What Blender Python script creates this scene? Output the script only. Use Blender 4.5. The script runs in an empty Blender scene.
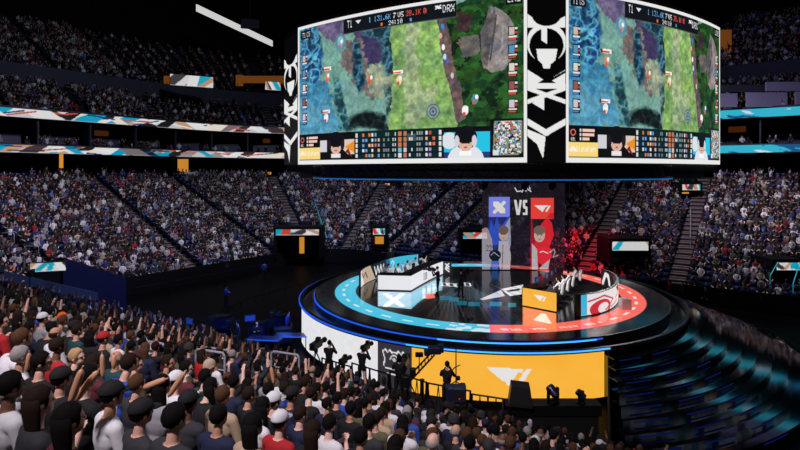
import bpy, bmesh, math, random
import numpy as np
from mathutils import Vector, Matrix

random.seed(7)
RNG = np.random.default_rng(7)
PI = math.pi
SC = bpy.context.scene
COL = SC.collection

# ------------------------------------------------------------------ camera frame
F, CX, HY, EYE = 540.0, 400.0, 172.0, 10.8
def P(px, py, Y):
    return Vector(((px - CX) / F * Y, Y, EYE - (py - HY) / F * Y))
def G(px, py, z):
    Y = (EYE - z) * F / (py - HY)
    return Vector(((px - CX) / F * Y, Y, z))
def PX(x, y, z):
    return CX + F * x / y, HY + F * (EYE - z) / y

cam = bpy.data.cameras.new('camera')
cam.sensor_width = 36.0
cam.lens = F / 800.0 * 36.0
cam.shift_y = -(225.0 - HY) / 800.0
cam.clip_end = 400
camo = bpy.data.objects.new('camera', cam)
camo.location = (0, 0, EYE)
camo.rotation_euler = (PI / 2, 0, 0)
COL.objects.link(camo)
SC.camera = camo
SC.view_settings.view_transform = 'Standard'
SC.view_settings.look = 'None'
SC.view_settings.gamma = 1.0
SC.view_settings.exposure = 0.0
SC.view_settings.use_curve_mapping = False
try:
    SC.cycles.use_denoising = True
    SC.cycles.max_bounces = 6
    SC.cycles.diffuse_bounces = 2
    SC.cycles.glossy_bounces = 3
    SC.cycles.transparent_max_bounces = 8
    SC.cycles.caustics_reflective = False
    SC.cycles.caustics_refractive = False
    SC.cycles.sample_clamp_indirect = 4.0
except Exception:
    pass
wd = bpy.data.worlds.new('world'); SC.world = wd; wd.use_nodes = True
wd.node_tree.nodes['Background'].inputs[0].default_value = (0.25, 0.3, 0.6, 1)
wd.node_tree.nodes['Background'].inputs[1].default_value = 0.004

# ------------------------------------------------------------------ materials
def s2l(c):
    c = np.asarray(c, float) / 255.0
    return np.where(c <= 0.04045, c / 12.92, ((c + 0.055) / 1.055) ** 2.4)
def mat(name, rgb, rough=0.6, metal=0.0, emit=None, strength=0.0, vary=0.12, scale=6.0, bump=0.0, spec=0.5):
    m = bpy.data.materials.new(name); m.use_nodes = True
    nt = m.node_tree; b = nt.nodes['Principled BSDF']
    c = s2l(rgb)
    b.inputs['Roughness'].default_value = rough
    b.inputs['Metallic'].default_value = metal
    b.inputs['Specular IOR Level'].default_value = spec
    tc = nt.nodes.new('ShaderNodeTexCoord')
    nz = nt.nodes.new('ShaderNodeTexNoise'); nz.inputs['Scale'].default_value = scale
    nz.inputs['Detail'].default_value = 3
    nt.links.new(tc.outputs['Object'], nz.inputs['Vector'])
    mx = nt.nodes.new('ShaderNodeMix'); mx.data_type = 'RGBA'
    mx.inputs['A'].default_value = (*(c * (1 - vary)), 1)
    mx.inputs['B'].default_value = (*np.minimum(c * (1 + vary), 1), 1)
    nt.links.new(nz.outputs['Fac'], mx.inputs['Factor'])
    nt.links.new(mx.outputs['Result'], b.inputs['Base Color'])
    if bump:
        bp = nt.nodes.new('ShaderNodeBump'); bp.inputs['Strength'].default_value = bump
        nt.links.new(nz.outputs['Fac'], bp.inputs['Height'])
        nt.links.new(bp.outputs['Normal'], b.inputs['Normal'])
    if emit is not None:
        b.inputs['Emission Color'].default_value = (*s2l(emit), 1)
        b.inputs['Emission Strength'].default_value = strength
    return m
def led_mat(name, strength=1.0, rough=0.35, base=0.01, alpha=False, coat=0.0, gain_spec=0.5, bump=0.0):
    m = bpy.data.materials.new(name); m.use_nodes = True
    nt = m.node_tree; b = nt.nodes['Principled BSDF']
    b.inputs['Base Color'].default_value = (base, base, base, 1)
    b.inputs['Roughness'].default_value = rough
    b.inputs['Specular IOR Level'].default_value = gain_spec
    at = nt.nodes.new('ShaderNodeAttribute'); at.attribute_name = 'Col'
    nt.links.new(at.outputs['Color'], b.inputs['Emission Color'])
    b.inputs['Emission Strength'].default_value = strength
    if alpha:
        nt.links.new(at.outputs['Alpha'], b.inputs['Alpha'])
    if bump:
        tc = nt.nodes.new('ShaderNodeTexCoord')
        nz = nt.nodes.new('ShaderNodeTexNoise'); nz.inputs['Scale'].default_value = 1.3
        nt.links.new(tc.outputs['Object'], nz.inputs['Vector'])
        bp = nt.nodes.new('ShaderNodeBump'); bp.inputs['Strength'].default_value = bump; bp.inputs['Distance'].default_value = 0.05
        nt.links.new(nz.outputs['Fac'], bp.inputs['Height'])
        nt.links.new(bp.outputs['Normal'], b.inputs['Normal'])
    return m
def attr_mat(name, rough=0.8):
    m = bpy.data.materials.new(name); m.use_nodes = True
    nt = m.node_tree; b = nt.nodes['Principled BSDF']
    b.inputs['Roughness'].default_value = rough
    at = nt.nodes.new('ShaderNodeAttribute'); at.attribute_name = 'Col'
    nt.links.new(at.outputs['Color'], b.inputs['Base Color'])
    return m

M = {}
M['concrete'] = mat('dark_concrete', (34, 32, 36), 0.9, vary=.25, scale=1.5)
M['upper'] = mat('upper_concrete', (30, 29, 34), 0.9, vary=.25, scale=1.5)
M['step'] = mat('aisle_concrete', (122, 106, 102), 0.85, vary=.2, scale=3)
M['floor'] = mat('black_arena_floor', (5, 5, 8), 0.5, vary=.3, scale=.7, bump=.05, spec=.08)
M['roof'] = mat('black_roof', (6, 6, 8), 0.95)
M['wallm'] = mat('dark_wall', (9, 9, 13), 0.85, spec=.2)
M['black'] = mat('black_plastic', (12, 12, 14), 0.45)
M['matte'] = mat('matte_black', (7, 7, 8), 0.8)
M['metal'] = mat('brushed_metal', (150, 150, 156), 0.35, metal=.9)
M['truss'] = mat('dark_truss_metal', (30, 30, 36), 0.45, metal=.7)
M['rail'] = mat('pale_rail_paint', (165, 165, 178), 0.4)
M['seat'] = mat('dark_navy_seat_plastic', (17, 18, 30), 0.45)
M['seatblue'] = mat('blue_seat_plastic', (22, 34, 80), 0.5)
M['suitepale'] = mat('pale_suite_panel', (168, 160, 196), 0.5, vary=.15, scale=.8)
M['suite'] = mat('suite_panel', (88, 84, 104), 0.5, vary=.15, scale=.8)
M['suitedark'] = mat('suite_interior', (20, 19, 27), 0.8)
M['parapet'] = mat('parapet_paint', (62, 62, 76), 0.7)
M['white'] = mat('white_plastic', (225, 225, 228), 0.4)
M['amber'] = mat('amber_lit_wall', (190, 130, 50), 0.7, emit=(255, 170, 60), strength=.55)  # amber lamp light on the wall put into its own glow
M['warm'] = mat('warm_lamp', (255, 200, 120), 0.5, emit=(255, 205, 140), strength=2.2)
M['bluelit'] = mat('blue_lit_wall_tint', (17, 21, 60), 0.7)  # blue light falling on the wall put into its base colour
M['tealwall'] = mat('grey_green_wall', (70, 84, 92), 0.7)
M['ledblue'] = mat('blue_led_strip', (30, 80, 200), 0.4, emit=(28, 84, 205), strength=1.0)
M['ledcyan'] = mat('cyan_led_strip', (40, 150, 220), 0.4, emit=(70, 175, 245), strength=1.3)
M['ledred'] = mat('red_led_strip', (200, 30, 50), 0.4, emit=(225, 30, 50), strength=1.0)
M['rampglow'] = mat('red_ramp_glow', (190, 28, 50), 0.5, emit=(200, 25, 45), strength=.45)  # glow put into the ramp's red, no lamp stands there
M['glossstep'] = mat('gloss_black_step', (9, 10, 13), 0.10, vary=.3, scale=2.0, bump=.02)
M['mirrorstep'] = mat('mirror_black_step', (112, 118, 124), 0.06, metal=1.0, vary=.4, scale=1.2, bump=.012)
M['clapper'] = mat('tan_inflated_plastic', (205, 152, 118), 0.45)
M['screenblue'] = mat('monitor_glow', (40, 70, 150), 0.3, emit=(50, 95, 190), strength=.22)
M['orangecap'] = mat('orange_cloth', (235, 95, 35), 0.8)
M['ledcyan2'] = mat('blue_truss_strip', (40, 120, 200), 0.4, emit=(40, 110, 190), strength=.6)
M['stepled'] = mat('dim_blue_step_light', (20, 30, 90), 0.4, emit=(20, 36, 130), strength=.22)
M['headblue'] = mat('dark_blue_lamp_shell', (28, 34, 64), 0.35)
M['led'] = led_mat('led_wall', 1.0)
M['leddim'] = led_mat('led_ribbon', .95)
M['floorled'] = led_mat('led_floor_gloss', 1.0, rough=.13, base=.012, bump=.10)
M['gauze'] = led_mat('hologram_gauze', 1.0, alpha=True)
M['crowd'] = attr_mat('crowd_cloth')

# ------------------------------------------------------------------ objects
def link(name, me, parent=None, mats=(), loc=None, rz=0):
    o = bpy.data.objects.new(name, me)
    COL.objects.link(o)
    if parent is not None: o.parent = parent
    if loc is not None: o.location = loc
    if rz: o.rotation_euler = (0, 0, rz)
    return o
def tag(o, label=None, cat=None, group=None, kind=None):
    if label: o['label'] = label
    if cat: o['category'] = cat
    if group: o['group'] = group
    if kind: o['kind'] = kind
    return o
def empty(name, loc=(0, 0, 0), rz=0):
    o = bpy.data.objects.new(name, None); COL.objects.link(o)
    o.location = loc; o.rotation_euler = (0, 0, rz); o.empty_display_size = .1
    return o
KIDS = {}
def copy_tree(o, parent=None):
    c = o.copy(); COL.objects.link(c)
    if parent is not None: c.parent = parent
    for ch in list(o.children): copy_tree(ch, c)
    return c
ROOTSEQ = []

class MB:
    def __init__(s): s.v = []; s.f = []
    def add(s, vs, fs):
        n = len(s.v); s.v += [tuple(p) for p in vs]; s.f += [tuple(i + n for i in q) for q in fs]
    def box(s, c, d, rz=0, rx=0, ry=0):
        R = Matrix.Rotation(rz, 3, 'Z') @ Matrix.Rotation(ry, 3, 'Y') @ Matrix.Rotation(rx, 3, 'X')
        c = Vector(c)
        vs = [c + R @ Vector((sx * d[0] / 2, sy * d[1] / 2, sz * d[2] / 2)) for sx in (-1, 1) for sy in (-1, 1) for sz in (-1, 1)]
        s.add(vs, [(0, 1, 3, 2), (4, 6, 7, 5), (0, 4, 5, 1), (2, 3, 7, 6), (0, 2, 6, 4), (1, 5, 7, 3)]); return s
    def bbox(s, c, d, b=.01, rz=0, rx=0):
        # bevelled box: chamfer on all vertical + top edges through stacked inset loops
        R = Matrix.Rotation(rz, 3, 'Z') @ Matrix.Rotation(rx, 3, 'X'); c = Vector(c)
        X, Y, Z = d[0] / 2, d[1] / 2, d[2] / 2
        def loop(z, i):
            x, y = X - i, Y - i; k = b
            return [(x, y - k, z), (x - k, y, z), (-x + k, y, z), (-x, y - k, z), (-x, -y + k, z), (-x + k, -y, z), (x - k, -y, z), (x, -y + k, z)]
        L = [loop(-Z, b), loop(-Z + b, 0), loop(Z - b, 0), loop(Z, b)]
        vs = [c + R @ Vector(p) for l in L for p in l]
        fs = [tuple(range(7, -1, -1)), tuple(24 + i for i in range(8))]
        for k in range(3):
            for i in range(8):
                j = (i + 1) % 8
                fs.append((k * 8 + i, k * 8 + j, k * 8 + 8 + j, k * 8 + 8 + i))
        s.add(vs, fs); return s
    def tube(s, pts, r, n=8, closed=False):
        pts = [Vector(p) for p in pts]; m = len(pts)
        rs = r if isinstance(r, (list, tuple)) else [r] * m
        vs = []; up = None
        for i, p in enumerate(pts):
            if closed: t = pts[(i + 1) % m] - pts[i - 1]
            else: t = pts[min(i + 1, m - 1)] - pts[max(i - 1, 0)]
            t.normalize()
            if up is None: up = Vector((0, 0, 1)) if abs(t.z) < .9 else Vector((1, 0, 0))
            a = t.cross(up)
            if a.length < 1e-4: a = t.cross(Vector((0, 1, 0)))
            a.normalize(); b = a.cross(t)
            if abs(t.z) > .9 or True: up = b.copy() if abs(t.dot(Vector((0,0,1)))) > .9 else Vector((0, 0, 1))
            for k in range(n):
                w = 2 * PI * k / n
                vs.append(p + (a * math.cos(w) + b * math.sin(w)) * rs[i])
        fs = []
        for i in range(m if closed else m - 1):
            i2 = (i + 1) % m
            for k in range(n):
                k2 = (k + 1) % n
                fs.append((i * n + k, i * n + k2, i2 * n + k2, i2 * n + k))
        if not closed:
            fs += [tuple(range(n - 1, -1, -1)), tuple((m - 1) * n + k for k in range(n))]
        s.add(vs, fs); return s
    def sphere(s, c, r, seg=12, ring=8, R=None):
        c = Vector(c); r = r if isinstance(r, (list, tuple)) else (r, r, r)
        vs = [Vector((0, 0, -r[2]))]
        for i in range(1, ring):
            a = -PI / 2 + PI * i / ring
            for k in range(seg):
                w = 2 * PI * k / seg
                vs.append(Vector((r[0] * math.cos(a) * math.cos(w), r[1] * math.cos(a) * math.sin(w), r[2] * math.sin(a))))
        vs.append(Vector((0, 0, r[2])))
        if R is not None: vs = [R @ v for v in vs]
        vs = [c + v for v in vs]
        fs = []
        for k in range(seg):
            k2 = (k + 1) % seg
            fs.append((0, 1 + k2, 1 + k))
            for i in range(ring - 2):
                a = 1 + i * seg
                fs.append((a + k, a + k2, a + seg + k2, a + seg + k))
            t = 1 + (ring - 2) * seg
            fs.append((t + k, t + k2, len(vs) - 1))
        s.add(vs, fs); return s
    def lathe(s, prof, c=(0, 0, 0), n=16):
        c = Vector(c); m = len(prof); vs = []
        for r, z in prof:
            for k in range(n):
                w = 2 * PI * k / n; vs.append(c + Vector((r * math.cos(w), r * math.sin(w), z)))
        fs = [(i * n + k, i * n + (k + 1) % n, (i + 1) * n + (k + 1) % n, (i + 1) * n + k) for i in range(m - 1) for k in range(n)]
        fs += [tuple(range(n - 1, -1, -1)), tuple((m - 1) * n + k for k in range(n))]
        s.add(vs, fs); return s
    def prism(s, poly, h0, h1, fn=lambda x, y, h: (x, y, h)):
        n = len(poly)
        vs = [fn(x, y, h0) for x, y in poly] + [fn(x, y, h1) for x, y in poly]
        fs = [tuple(range(n - 1, -1, -1)), tuple(n + i for i in range(n))]
        fs += [(i, (i + 1) % n, n + (i + 1) % n, n + i) for i in range(n)]
        s.add(vs, fs); return s
    def ring(s, c, r0, r1, z0, z1, a0=0, a1=2 * PI, n=96):
        full = abs(a1 - a0 - 2 * PI) < 1e-6
        m = n if full else n + 1; vs = []
        for i in range(m):
            a = a0 + (a1 - a0) * i / n; ca, sa = math.cos(a), math.sin(a)
            vs += [(c[0] + r0 * ca, c[1] + r0 * sa, z0), (c[0] + r1 * ca, c[1] + r1 * sa, z0),
                   (c[0] + r1 * ca, c[1] + r1 * sa, z1), (c[0] + r0 * ca, c[1] + r0 * sa, z1)]
        fs = []
        for i in range(n):
            j = (i + 1) % m
            for k in range(4):
                k2 = (k + 1) % 4
                fs.append((i * 4 + k, i * 4 + k2, j * 4 + k2, j * 4 + k) if True else 0)
        if not full: fs += [(3, 2, 1, 0), tuple((m - 1) * 4 + k for k in range(4))]
        s.add(vs, fs); return s
    def wall(s, pts, z0, z1, th):
        """thick vertical wall along a plan polyline; pts are (x,y) or (x,y,z0,z1)"""
        n = len(pts); vs = []
        for i, p in enumerate(pts):
            a = Vector(pts[max(i - 1, 0)][:2]); b = Vector(pts[min(i + 1, n - 1)][:2])
            t = (b - a).normalized(); q = Vector((-t.y, t.x)) * th
            lo = p[2] if len(p) > 2 else z0; hi = p[3] if len(p) > 2 else z1
            x, y = p[0], p[1]
            vs += [(x, y, lo), (x + q.x, y + q.y, lo), (x + q.x, y + q.y, hi), (x, y, hi)]
        fs = [(i * 4 + k, i * 4 + (k + 1) % 4, i * 4 + 4 + (k + 1) % 4, i * 4 + 4 + k) for i in range(n - 1) for k in range(4)]
        fs += [(3, 2, 1, 0), tuple((n - 1) * 4 + k for k in range(4))]
        s.add(vs, fs); return s
    def mesh(s, name, m=None, smooth=False):
        me = bpy.data.meshes.new(name); me.from_pydata(s.v, [], s.f)
        if m is not None: me.materials.append(m)
        bm = bmesh.new(); bm.from_mesh(me); bmesh.ops.recalc_face_normals(bm, faces=bm.faces); bm.to_mesh(me); bm.free()
        if smooth: me.polygons.foreach_set('use_smooth', [True] * len(me.polygons))
        me.update(); return me
    def build(s, name, m, parent=None, smooth=False, loc=None, rz=0):
        return link(name, s.mesh(name, m, smooth), parent, loc=loc, rz=rz)

# ------------------------------------------------------------------ LED painting
def vnoise(x, y, seed=0):
    xi = np.floor(x).astype(np.int64); yi = np.floor(y).astype(np.int64); fx = x - xi; fy = y - yi
    fx = fx * fx * (3 - 2 * fx); fy = fy * fy * (3 - 2 * fy)
    def h(a, b):
        n = (a * 374761393 + b * 668265263 + seed * 974711) & 0x7fffffff
        n = ((n ^ (n >> 13)) * 1274126177) & 0x7fffffff
        return ((n ^ (n >> 16)) & 0xffff) / 65535.0
    return (h(xi, yi) * (1 - fx) + h(xi + 1, yi) * fx) * (1 - fy) + (h(xi, yi + 1) * (1 - fx) + h(xi + 1, yi + 1) * fx) * fy
def fbm(x, y, seed=0, o=4):
    t = 0; a = .5
    for k in range(o):
        t = t + a * vnoise(x * 2 ** k, y * 2 ** k, seed + k * 17); a *= .5
    return t / (1 - .5 ** o)
FONT = {'A': '7E1111117E', 'B': '7F49494936', 'C': '3E41414122', 'D': '7F4141221C', 'E': '7F49494941', 'F': '7F09090901',
        'G': '3E41415132', 'H': '7F0808087F', 'I': '00417F4100', 'K': '7F08142241', 'L': '7F40404040', 'M': '7F020C027F',
        'N': '7F0408107F', 'O': '3E4141413E', 'P': '7F09090906', 'R': '7F09192946', 'S': '4649494931', 'T': '01017F0101',
        'U': '3F4040403F', 'V': '1F2040201F', 'W': '3F4038403F', 'X': '6314081463', 'Y': '0708700807', 'Z': '6151494543',
        '0': '3E5149453E', '1': '00427F4000', '2': '4261514946', '3': '2141454B31', '4': '1814127F10', '5': '2745454539',
        '6': '3C4A494930', '7': '0171090503', '8': '3649494936', '9': '064949291E', ':': '0036360000', '.': '0060600000', '-': '0808080808',
        't': '043F444020', 'a': '2054545478', 'e': '3854545418', 'r': '7C08040408', 'm': '7C04180478', ' ': '0000000000'}
class Paint:
    def __init__(s, X, Y, bg=(0, 0, 0)):
        s.X, s.Y = X, Y; s.c = np.zeros(X.shape + (3,)); s.c[:] = bg
        s.a = np.ones(X.shape)
    def put(s, m, col, al=1.0):
        w = np.asarray(m, float) * al
        s.c = s.c * (1 - w[..., None]) + np.asarray(col, float) * w[..., None]; return s
    def mrect(s, x0, y0, x1, y1):
        return (s.X >= min(x0, x1)) & (s.X <= max(x0, x1)) & (s.Y >= min(y0, y1)) & (s.Y <= max(y0, y1))
    def rect(s, x0, y0, x1, y1, col, al=1.0): return s.put(s.mrect(x0, y0, x1, y1), col, al)
    def mell(s, cx, cy, rx, ry, soft=0.0, rot=0):
        dx, dy = s.X - cx, s.Y - cy
        if rot: dx, dy = dx * math.cos(rot) + dy * math.sin(rot), -dx * math.sin(rot) + dy * math.cos(rot)
        d = np.sqrt((dx / rx) ** 2 + (dy / ry) ** 2)
        return np.clip((1 - d) / soft + .5, 0, 1) if soft else (d <= 1)
    def ell(s, cx, cy, rx, ry, col, al=1.0, soft=0.0, rot=0): return s.put(s.mell(cx, cy, rx, ry, soft, rot), col, al)
    def mpoly(s, pts):
        m = np.zeros(s.X.shape, bool); n = len(pts)
        for i in range(n):
            x0, y0 = pts[i][:2]; x1, y1 = pts[(i + 1) % n][:2]
            if y0 == y1: continue
            c = ((y0 > s.Y) != (y1 > s.Y)) & (s.X < (x1 - x0) * (s.Y - y0) / (y1 - y0) + x0)
            m ^= c
        return m
    def poly(s, pts, col, al=1.0): return s.put(s.mpoly(pts), col, al)
    def line(s, pts, w, col, al=1.0):
        m = np.zeros(s.X.shape, bool)
        for (x0, y0), (x1, y1) in zip(pts, pts[1:]):
            dx, dy = x1 - x0, y1 - y0; L = dx * dx + dy * dy + 1e-12
            t = np.clip(((s.X - x0) * dx + (s.Y - y0) * dy) / L, 0, 1)
            m |= (s.X - x0 - t * dx) ** 2 + (s.Y - y0 - t * dy) ** 2 <= (w / 2) ** 2
        return s.put(m, col, al)
    def text(s, t, x, y, w, h, col, al=1.0):
        """string in the box starting at x,y (top), total width w, height h (sign of h gives the down direction)"""
        n = len(t); nc = n * 6; cw = w / (nc - 1); g = np.zeros((8, nc + 1), bool)
        for i, ch in enumerate(t):
            hx = FONT.get(ch) or FONT[ch.upper()]
            for c in range(5):
                b = int(hx[c * 2:c * 2 + 2], 16)
                for r in range(7): g[r, i * 6 + c] = bool(b >> r & 1)
        ci = np.floor((s.X - x) / cw).astype(int); ri = np.floor((s.Y - y) / (h / 7)).astype(int)
        ok = (ci >= 0) & (ci < nc) & (ri >= 0) & (ri < 7)
        m = ok & g[np.clip(ri, 0, 7), np.clip(ci, 0, nc)]
        return s.put(m, col, al)
    def grain(s, k, sx, sy, seed=1):
        n = fbm(s.X * sx, s.Y * sy, seed, 3) - .5
        s.c = np.clip(s.c * (1 + k * n[..., None] * 2), 0, 255); return s
def grid_mesh(name, pos, paint, m):
    """pos (h,w,3), one vertex per LED sample"""
    h, w = pos.shape[:2]
    idx = np.arange(h * w).reshape(h, w)
    q = np.stack([idx[:-1, :-1], idx[:-1, 1:], idx[1:, 1:], idx[1:, :-1]], -1).reshape(-1, 4)
    me = bpy.data.meshes.new(name)
    me.vertices.add(h * w); me.vertices.foreach_set('co', pos.reshape(-1).astype(np.float32))
    me.loops.add(q.size); me.loops.foreach_set('vertex_index', q.reshape(-1).astype(np.int32))
    me.polygons.add(len(q)); me.polygons.foreach_set('loop_start', np.arange(0, q.size, 4, dtype=np.int32))
    at = me.color_attributes.new('Col', 'FLOAT_COLOR', 'POINT')
    rgba = np.ones((h * w, 4), np.float32)
    rgba[:, :3] = s2l(np.clip(paint.c, 0, 255)).reshape(-1, 3); rgba[:, 3] = paint.a.reshape(-1)
    at.data.foreach_set('color', rgba.reshape(-1))
    me.materials.append(m); me.update(calc_edges=True); me.validate()
    return me
def uv(w, h, sx=1.0, sy=1.0):
    x = np.linspace(0, sx, w); y = np.linspace(0, sy, h)
    return np.meshgrid(x, y)
def polyline_sampler(pts, n):
    p = np.array([q[:2] for q in pts], float)
    d = np.r_[0, np.cumsum(np.hypot(*np.diff(p, axis=0).T))]
    t = np.linspace(0, d[-1], n)
    return np.stack([np.interp(t, d, p[:, 0]), np.interp(t, d, p[:, 1])], -1), d[-1]
def smooth_curve(pts, n=24):
    p = [np.array(q[:2], float) for q in pts]; out = []
    p = [2 * p[0] - p[1]] + p + [2 * p[-1] - p[-2]]
    for i in range(1, len(p) - 2):
        for t in np.linspace(0, 1, n, endpoint=False):
            a, b, c, d = p[i - 1:i + 3]
            out.append(.5 * (2 * b + (c - a) * t + (2 * a - 5 * b + 4 * c - d) * t * t + (3 * b - a - 3 * c + d) * t ** 3))
    out.append(p[-2]); return out
def led_wall(name, plan, ztop, zbot, paintfn, parent, res=.06, m=None, off=0.0):
    """LED surface standing along a plan polyline; paintfn(X 0..len, Y 0..height from top) -> Paint"""
    p = np.array([q[:2] for q in plan], float); L = float(np.hypot(*np.diff(p, axis=0).T).sum())
    H = float(np.mean(ztop) - np.mean(zbot))
    w = max(8, int(L / res)); h = max(6, int(H / res))
    q, L = polyline_sampler(plan, w)
    if off:
        t = np.gradient(q, axis=0); t /= np.linalg.norm(t, axis=1)[:, None]
        q = q + np.stack([t[:, 1], -t[:, 0]], -1) * off
    X, Y = uv(w, h, L, H)
    pos = np.zeros((h, w, 3)); pos[..., :2] = q[None]
    zt = np.interp(np.linspace(0, 1, w), np.linspace(0, 1, np.size(ztop)), np.atleast_1d(ztop))
    zb = np.interp(np.linspace(0, 1, w), np.linspace(0, 1, np.size(zbot)), np.atleast_1d(zbot))
    pos[..., 2] = zt[None] + (zb - zt)[None] * np.linspace(0, 1, h)[:, None]
    return link(name, grid_mesh(name, pos, paintfn(X, Y), m or M['led']), parent)
T1A = [(0, 0), (.83, .02), (.76, .10), (.69, .11), (.49, .42), (.43, .36), (.42, .29), (.36, .30)]
T1B = [(.90, .02), (1.0, .025), (.75, .41), (.66, .36), (.81, .13), (.775, .12)]
def t1(p, x, y, w, col, al=1, flip=1):
    for q in (T1A, T1B): p.poly([(x + a * w, y + flip * b * w) for a, b in q], col, al)
def drx(p, x, y, w, col, bg):
    # emblem: a slanted fat bar crossed by a striped bar
    p.line([(x + .85 * w, y + .15 * w), (x + .15 * w, y + .85 * w)], .26 * w, col)
    for k in range(3):
        o = (.03 + .07 * k) * w
        p.line([(x + .72 * w + o - .1 * w, y + .1 * w + o - .1 * w), (x + .1 * w + o - .1 * w, y + .72 * w + o - .1 * w)], .025 * w, bg)
    p.poly([(x + .05 * w, y + .08 * w), (x + .42 * w, y + .06 * w), (x + .95 * w, y + .62 * w), (x + .95 * w, y + .95 * w), (x + .6 * w, y + .95 * w), (x + .06 * w, y + .4 * w)], col)
# ------------------------------------------------------------------ arena bowl
BC = np.array([5.8, 37.6]); U = np.array([.8192, -.5736]); V = np.array([.5736, .8192])
HA, HB, R0 = 30.0, 15.7, 6.0
def LW(u, v): return BC + u * U + v * V
def WL(x, y):
    d = np.array([x, y]) - BC; return float(d @ U), float(d @ V)
ROWD, ROWH, NROW = .85, .36, 26
def tread(i): return .8 + ROWH * i
def perim(nl=26, ns=14, na=12):
    out = []
    A, B = HA - R0, HB - R0
    for (c0, c1, ang, n) in (((-A, -B), (A, -B), -90, nl), ((A, -B), (A, B), 0, ns), ((A, B), (-A, B), 90, nl), ((-A, B), (-A, -B), 180, ns)):
        a = math.radians(ang); nx, ny = math.cos(a), math.sin(a)
        for k in range(n):
            t = k / n; out.append((c0[0] + (c1[0] - c0[0]) * t, c0[1] + (c1[1] - c0[1]) * t, nx, ny))
        for k in range(na):
            b = a + PI / 2 * k / na; out.append((c1[0], c1[1], math.cos(b), math.sin(b)))
    return out
PER = perim()
def bpt(e, d, z):
    u, v = e[0] + e[2] * (R0 + d), e[1] + e[3] * (R0 + d)
    w = LW(u, v); return (w[0], w[1], z)
def sweep(name, prof, m, kind='structure', per=PER, closed=True, parent=None):
    n, k = len(per), len(prof); vs = [bpt(e, d, z) for e in per for d, z in prof]
    fs = []
    for i in range(n if closed else n - 1):
        j = (i + 1) % n
        for a in range(k - 1):
            fs.append((i * k + a, j * k + a, j * k + a + 1, i * k + a + 1))
    b = MB(); b.add(vs, fs)
    o = b.build(name, m, parent)
    if kind: tag(o, kind=kind)
    return o
def band(name, loop, m, parent=None, kind='structure'):
    return sweep(name, loop + [loop[0]], m, kind, parent=parent)

flo = MB(); flo.box((5.8, 42, -.15), (170, 170, .3)); tag(flo.build('floor', M['floor']), kind='structure')
prof = [(0.0, 0.0), (0.0, tread(0))]
for i in range(NROW):
    prof += [(ROWD * (i + 1), tread(i)), (ROWD * (i + 1), tread(i + 1))]
DB = ROWD * NROW               # back of the lower bowl
ZB = tread(NROW)
prof += [(DB + 7, ZB)]
sweep('lower_bowl', prof, M['concrete'])
sweep('wall_concourse', [(DB + 7, ZB - .2), (DB + 7, 19.0)], M['wallm'])
band('concourse_soffit', [(DB - .3, 12.75), (DB - .3, 13.05), (DB + 7, 13.05), (DB + 7, 12.75)], M['wallm'])
# suite level: floor slab, low front, back wall, party walls
band('suite_floor', [(DB - .35, 13.05), (DB - .35, 13.95), (DB - .1, 13.95), (DB - .1, 13.5), (DB + 5, 13.5), (DB + 5, 13.05)], M['parapet'])
sweep('wall_suite', [(DB + 4.2, 13.5), (DB + 4.2, 17.4)], M['suitedark'])
ZU = 16.8
band('upper_deck_front', [(DB - .1, ZU), (DB - .1, ZU + 1.25), (DB + .15, ZU + 1.25), (DB + .15, ZU + .3), (DB + 6, ZU + .3), (DB + 6, ZU)], M['parapet'])
UR, UH = .85, .52
pu = [(DB + .15, ZU + .3)]
NU1 = 9
for i in range(NU1): pu += [(DB + .3 + UR * (i + 1), ZU + .4 + UH * i), (DB + .3 + UR * (i + 1), ZU + .4 + UH * (i + 1))]
D2 = DB + .3 + UR * NU1; Z2 = ZU + .4 + UH * NU1
sweep('upper_deck', pu, M['upper'])
band('upper_tier_wall', [(D2, Z2 - .2), (D2, Z2 + 2.4), (D2 + .3, Z2 + 2.4), (D2 + .3, Z2 - .2)], M['parapet'])
pu = [(D2 + .3, Z2 + 1.4)]
NU2 = 20
for i in range(NU2): pu += [(D2 + .3 + UR * (i + 1), Z2 + 1.5 + UH * i), (D2 + .3 + UR * (i + 1), Z2 + 1.5 + UH * (i + 1))]
D3 = D2 + .3 + UR * NU2
sweep('upper_tier', pu, M['upper'])
sweep('wall_outer', [(D3 + 1, 0), (D3 + 1, 52)], M['wallm'])
rf = MB(); rf.box((5.8, 42, 50.2), (170, 170, .4)); tag(rf.build('ceiling', M['roof']), kind='structure')
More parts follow.
